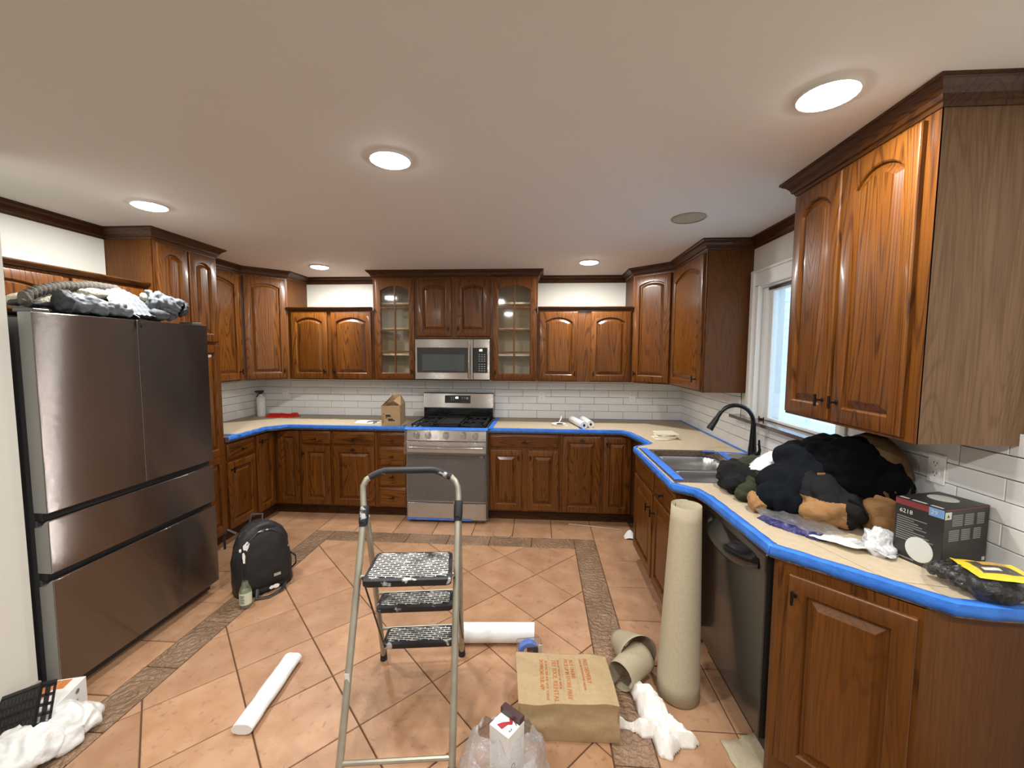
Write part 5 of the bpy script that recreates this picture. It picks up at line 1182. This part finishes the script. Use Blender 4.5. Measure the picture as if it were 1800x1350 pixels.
m = MB().ell((1.175,1.975,ZC+.105),(.125,.15,.105)).ell((1.255,2.06,ZC+.215),(.095,.12,.085)).ell((1.10,1.895,ZC+.072),(.10,.09,.072)).ell((1.28,1.98,ZC+.20),(.11,.13,.085)).ell((1.235,1.90,ZC+.165),(.09,.08,.055))
lump('jacket_body', m, NAVY, jk, voxel=.009, fn=folds(5.5,.034,(1,1,.7),seed=1), smooth_it=4)
m = MB().ell((1.355,1.86,ZC+.215),(.135,.175,.150)).ell((1.405,1.775,ZC+.19),(.10,.12,.13)).ell((1.34,1.99,ZC+.27),(.11,.12,.072))
lump('jacket_back', m, BLACKF, jk, voxel=.010, fn=folds(5.5,.024,seed=8), smooth_it=5)
m = MB().ell((1.225,1.835,ZC+.125),(.095,.10,.085)).ell((1.27,1.745,ZC+.080),(.062,.065,.078)).ell((1.15,1.85,ZC+.05),(.07,.06,.05)).ell((1.17,1.765,ZC+.060),(.085,.055,.056)).ell((1.21,1.755,ZC+.075),(.08,.05,.066))
o = lump('front_yoke', m, CHAR, jk, voxel=.006, fn=folds(6,.018,seed=3), smooth_it=5)
o.data.materials.append(TAN); lo_ = jk.location      # the stitched-on canvas panel
for f in o.data.polygons:
    p = f.center+lo_; u = (p.x-1.20)*.62-(p.y-1.76)*.78; zc = p.z-ZC
    if u < .062+.10*(.12-zc)*.5 and zc < .118 and u > -.12 and p.y < 1.83: f.material_index = 1
m = MB().tube([(1.010,1.945,ZC+.062),(.990,1.920,ZC+.046),(.992,1.880,ZC+.024)], [.034,.037,.030], 14)
lump('cuff', m, TAN, jk, voxel=.006, fn=folds(19,.010,(1,1,.5),seed=4), smooth_it=3)
m = MB().ell((1.375,1.715,ZC+.085),(.080,.075,.085)).ell((1.385,1.665,ZC+.05),(.085,.055,.05)).ell((1.37,1.76,ZC+.15),(.06,.06,.045))
lump('tan_sleeve', m, TAN, jk, voxel=.008, fn=folds(7,.022,seed=9), smooth_it=4)
lump('back_layer', MB().ell((1.410,1.835,ZC+.222),(.100,.178,.158)), mat('dark_brown_cloth', (.11,.065,.03), .9, spec=.2, bump=(160,.3)), jk, voxel=.010, fn=folds(6,.016,seed=12), smooth_it=4)  # dark brown lump reaching past the black back on its right
MB().tube([(1.235,1.705,ZC+.14),(1.27,1.68,ZC+.125),(1.285,1.668,ZC+.09)], .004, 6).build('zip', BLACKM, jk, world=True); MB().box(1.185,1.215,1.815,1.819,ZC+.205,ZC+.213).build('care_label', TAN, jk, world=True)
# ---- packages in front of the jacket
crumple('blister_pack', 'clear package with purple foil contents in front of the jacket', [(.955,1.84),(1.02,1.86),(1.13,1.72),(1.13,1.62),(1.07,1.62),(.97,1.76)], lambda x, y, e: min(1,e/.02)*(.014+.014*ridg(x,y,8,22)), PURP, 'package', res=.010, z0=ZC, seed=8)
crumple('clear_wrapper', 'flat clear plastic wrapper over the purple foil package', [(.945,1.845),(1.00,1.885),(1.16,1.73),(1.17,1.60),(1.06,1.60),(.96,1.74)], lambda x, y, e: .018+.012*ridg(x,y,2,18), FILM, 'wrapper', res=.014, z0=ZC+.012, seed=9)
lf = [(1.045,1.635),(1.09,1.66),(1.195,1.59),(1.195,1.525),(1.135,1.515)]
crumple('leaflet', 'folded white instruction leaflet lying near the counter edge', lf, lambda x, y, e: .010+.22*max(0,(x-1.05)*.25)+.01*ridg(x,y,4,9), PAPERW, 'paper', res=.018, z0=ZC, seed=1)
lo = bpy.data.objects['leaflet']; tm = MB()
for k in range(5): tm.box(1.14+k*.008,1.143+k*.008,1.524+k*.002,1.550+k*.003,ZC+.036,ZC+.0368)
tm.build('leaflet_print', DIMT, lo).location = -lo.location
crumple('leaflet', 'second white leaflet half under the crinkled clear wrapper', [(1.135,1.585),(1.185,1.600),(1.262,1.490),(1.215,1.465)], lambda x, y, e: .012+.015*ridg(x,y,5,11), SILV, 'paper', res=.012, z0=ZC, seed=12)
m = MB().ell((1.245,1.560,ZC+.040),(.042,.042,.038)).ell((1.225,1.530,ZC+.022),(.042,.036,.020))
o = lump('crumpled_wrapper', m, SILV, None, org=(1.24,1.55,ZC), voxel=.005, fn=ridges(22,.010,seed=3), smooth_it=2); tag(o, 'ball of crinkled clear plastic in front of the black light box', 'wrapper')
# ---- black boxed downlight
bx2 = thing('light_box', 'black carton with white downlight pictures standing against the tiled right wall', 'box', (1.308,1.393,ZC), .30)
BW, BD, BH = .205, .140, .218      # right face, left face, height
MB().box(0,BW,0,BD,0,BH).build('carton_body', BOXBLK, bx2, bevel=.0012)
WPR = mat('white_print', (.62,.64,.60), .5); GPR = mat('grey_box_print', (.20,.20,.195), .5)
def on_left(y0, y1, z0, z1, m, nm): MB().box(-.0007,.0,y0,y1,z0,z1).build(nm, m, bx2)
on_left(.042,.1395,BH-.024,BH-.004,MAROON,'maroon_band'); on_left(.001,.042,BH-.032,BH-.004,BLUEL,'blue_label')
text('6218', .020, WPR, bx2, (-.001,.126,BH-.050), (PI/2,0,-PI/2), 'box_lettering'); text('29', .020, WPR, bx2, (-.0012,.037,BH-.025), (PI/2,0,-PI/2), 'box_lettering')
for k in range(11): on_left(.045+.012*((k*7)%4)-.02*(k > 5),.132,BH-.066-k*.0078,BH-.063-k*.0078,GPR,'text_print')
def disc(nm, M): MB().lathe([(.001,.0012),(.030,.0016),(.036,.0012),(.040,.0008),(.040,0)], n=28).xf(M).build(nm, WPR, bx2, smooth=40)
disc('downlight_picture', Matrix.Translation((0,.062,.056)) @ Matrix.Rotation(-PI/2,4,'Y') @ Matrix.Scale(1.05,4,(1,0,0)))
disc('downlight_picture', Matrix.Translation((.125,.080,BH)))
on_left(.075,.130,.010,.014,GPR,'text_print')
for a, b in ((.010,.042),(.055,.095),(.106,.132)): MB().box(.003,.014,a,b,BH,BH+.0006).build('text_print', WPR, bx2)
MB().box(.006,BW,-.0006,0,BH-.005,BH-.002).build('edge_stripe', MAROON, bx2); MB().box(.002,.030,-.0006,0,BH-.034,BH-.010).build('white_label', WPR, bx2)
text('A', .016, BLACKINK, bx2, (.010,-.0010,BH-.029), (PI/2,0,0), 'box_lettering')
for r in range(2):
    for cc in range(3):
        for k in range(6): MB().box(.036+cc*.056-.012*r,.082+cc*.056-.012*r-.006*((k*3+cc)%3),-.0006,0,BH-.026-r*.050-k*.0066,BH-.0215-r*.050-k*.0066).build('text_print', GPR, bx2)
MB().box(.155,.202,-.0006,0,.006,.022).build('white_label', WPR, bx2); MB().box(.186,.199,-.0006,0,.030,.042).build('white_label', WPR, bx2)
# ---- glove pack
gp = thing('glove_pack', 'clear bag of black work gloves with a yellow header card, at the counter end', 'gloves', (1.338,1.298,ZC), -.22); gp.scale = (.92,.92,1)
m = MB()
for k in range(5): m.tube([(-.105+.012*k,.060-.028*k,.030),(-.060,.052-.026*k,.046),(.0,.045-.025*k,.048)], [.016,.018,.018], 10)
m.ell((.035,.005,.030),(.085,.075,.030)).ell((.0,-.055,.026),(.06,.03,.026))
lump('glove', m, mat('black_glove', (.007,.007,.0075), .28, bump=(50,.8)), gp, voxel=.006, fn=ridges(18,.006,seed=2), smooth_it=3)
g = bpy.data.objects['glove']
for v in g.data.vertices: v.co += gp.location      # built in local coordinates
def card(u, v): x, y = -.045+.165*u, -.062+.135*v; return (x, y, .066+.012*math.sin(PI*u)*math.sin(PI*v)+.004*noise.noise(V((x*30,y*30,1))))
def cardpart(u0, u1, v0, v1, nm, mt, dz=0, nu=8, nv=5): MB().sheet(lambda u, v: (lambda p: (p[0],p[1],p[2]+dz+.003))(card(u0+(u1-u0)*u, v0+(v1-v0)*v)), nu, nv).build(nm, mt, gp, smooth=60)
cardpart(0,1,0,.24,'header_card',YEL); cardpart(0,.18,.24,1,'header_card',YEL); cardpart(.82,1,.24,1,'header_card',YEL); cardpart(.18,.82,.88,1,'header_card',YEL); cardpart(.18,.82,.24,.88,'card_window',mat('dark_card', (.07,.06,.045), .45)); cardpart(.24,.52,.34,.46,'white_label',WPR,.0012,4,2); cardpart(.35,.8,.62,.84,'orange_print',mat('amber_print', (.55,.34,.08), .5),.0012,4,2)
def gbag(u, v):
    a = 2*PI*u; r = 1-.16*noise.noise(V((math.cos(a)*3,math.sin(a)*3,v*3)))-.06*abs(noise.noise(V((math.cos(a)*9,math.sin(a)*9,v*5)))); s = math.sin(PI*(.06+.44*(1-v)))
    return (.005+.146*r*s*abs(math.cos(a))**.7*(1 if math.cos(a) > 0 else -1), .003+.092*r*s*abs(math.sin(a))**.7*(1 if math.sin(a) > 0 else -1), .002+.080*math.sin(PI/2*v)**.7+.006*noise.noise(V((u*25,v*9,2))))
MB().sheet(gbag, 48, 14).build('clear_bag', thin('glove_bag', gloss=.03, rough=.05, bump=(34,1.0), fres=.35), gp, smooth=60)
# ------------------------------------------------------------------ jacket on the refrigerator
qj = thing('quilted_jacket', 'grey quilted jacket with cream fleece lining lying on top of the refrigerator', 'jacket', (-2.36,2.10,1.8155))
ZT = 1.8155
m = MB().ell((-2.40,2.10,ZT+.032),(.13,.36,.034)).ell((-2.31,2.37,ZT+.032),(.085,.12,.032)).ell((-2.42,2.22,ZT+.085),(.06,.16,.06))
lump('jacket_body', m, QUILTD, qj, voxel=.009, fn=folds(11,.020,seed=4), smooth_it=4)
m = MB().tube([(-2.27,1.865,ZT+.050),(-2.255,1.93,ZT+.046),(-2.245,2.03,ZT+.038),(-2.24,2.14,ZT+.032)], [.048,.046,.040,.034], 14)
lump('sleeve', m, QUILT, qj, voxel=.007, fn=folds(15,.018,seed=6), smooth_it=3)
lump('cuff', MB().tube([(-2.275,1.838,ZT+.052),(-2.268,1.875,ZT+.050)], [.050,.051], 16), QUILTD, qj, voxel=.007, fn=folds(24,.010,seed=2), smooth_it=3)
def quilt(u, v):
    y = 2.10+.30*u; x = -2.235-.19*v; return (x, y+.03*v, ZT+.010+.165*min(1, v*1.25)*(1-.42*abs(u-.35)*1.4)*(1 if v < .8 else 1-.5*(v-.8))+.006*math.sin(u*30+v*18)*math.sin(u*30-v*18)+.004)
MB().sheet(quilt, 30, 24).build('quilted_front', QUILT, qj, world=True, smooth=180)
lump('rolled_sleeve', MB().tube([(-2.33,2.335,ZT+.115),(-2.28,2.41,ZT+.105),(-2.25,2.475,ZT+.085)], [.058,.055,.050], 14), QUILT, qj, voxel=.007, fn=folds(15,.020,seed=7), smooth_it=3)
lump('cuff', MB().tube([(-2.247,2.480,ZT+.083),(-2.238,2.505,ZT+.078)], [.051,.048], 14), QUILTD, qj, voxel=.006, fn=folds(26,.010,seed=8), smooth_it=2)
lump('fleece_lining', MB().ell((-2.42,1.93,ZT+.045),(.09,.18,.055)).ell((-2.38,2.09,ZT+.118),(.05,.085,.028)).ell((-2.34,2.36,ZT+.135),(.045,.04,.030)), CREAM, qj, voxel=.009, fn=folds(16,.008,seed=1))
lump('ribbed_hem', MB().tube([(-2.30,1.735,ZT+.020),(-2.33,1.75,ZT+.058),(-2.36,1.83,ZT+.098),(-2.39,1.95,ZT+.135),(-2.41,2.10,ZT+.160),(-2.41,2.24,ZT+.160)], [.022,.024,.024,.025,.027,.028], 12), BROWNR, qj, voxel=.007, fn=lambda p: .004*math.sin(p.y*260))
MB().tube([(-2.19,2.125,ZT+.012),(-2.166,2.128,ZT-.004),(-2.162,2.130,ZT-.030)], .0022, 6).ell((-2.161,2.130,ZT-.044),(.005,.007,.016)).build('zip_pull', BLACKM, qj, world=True)
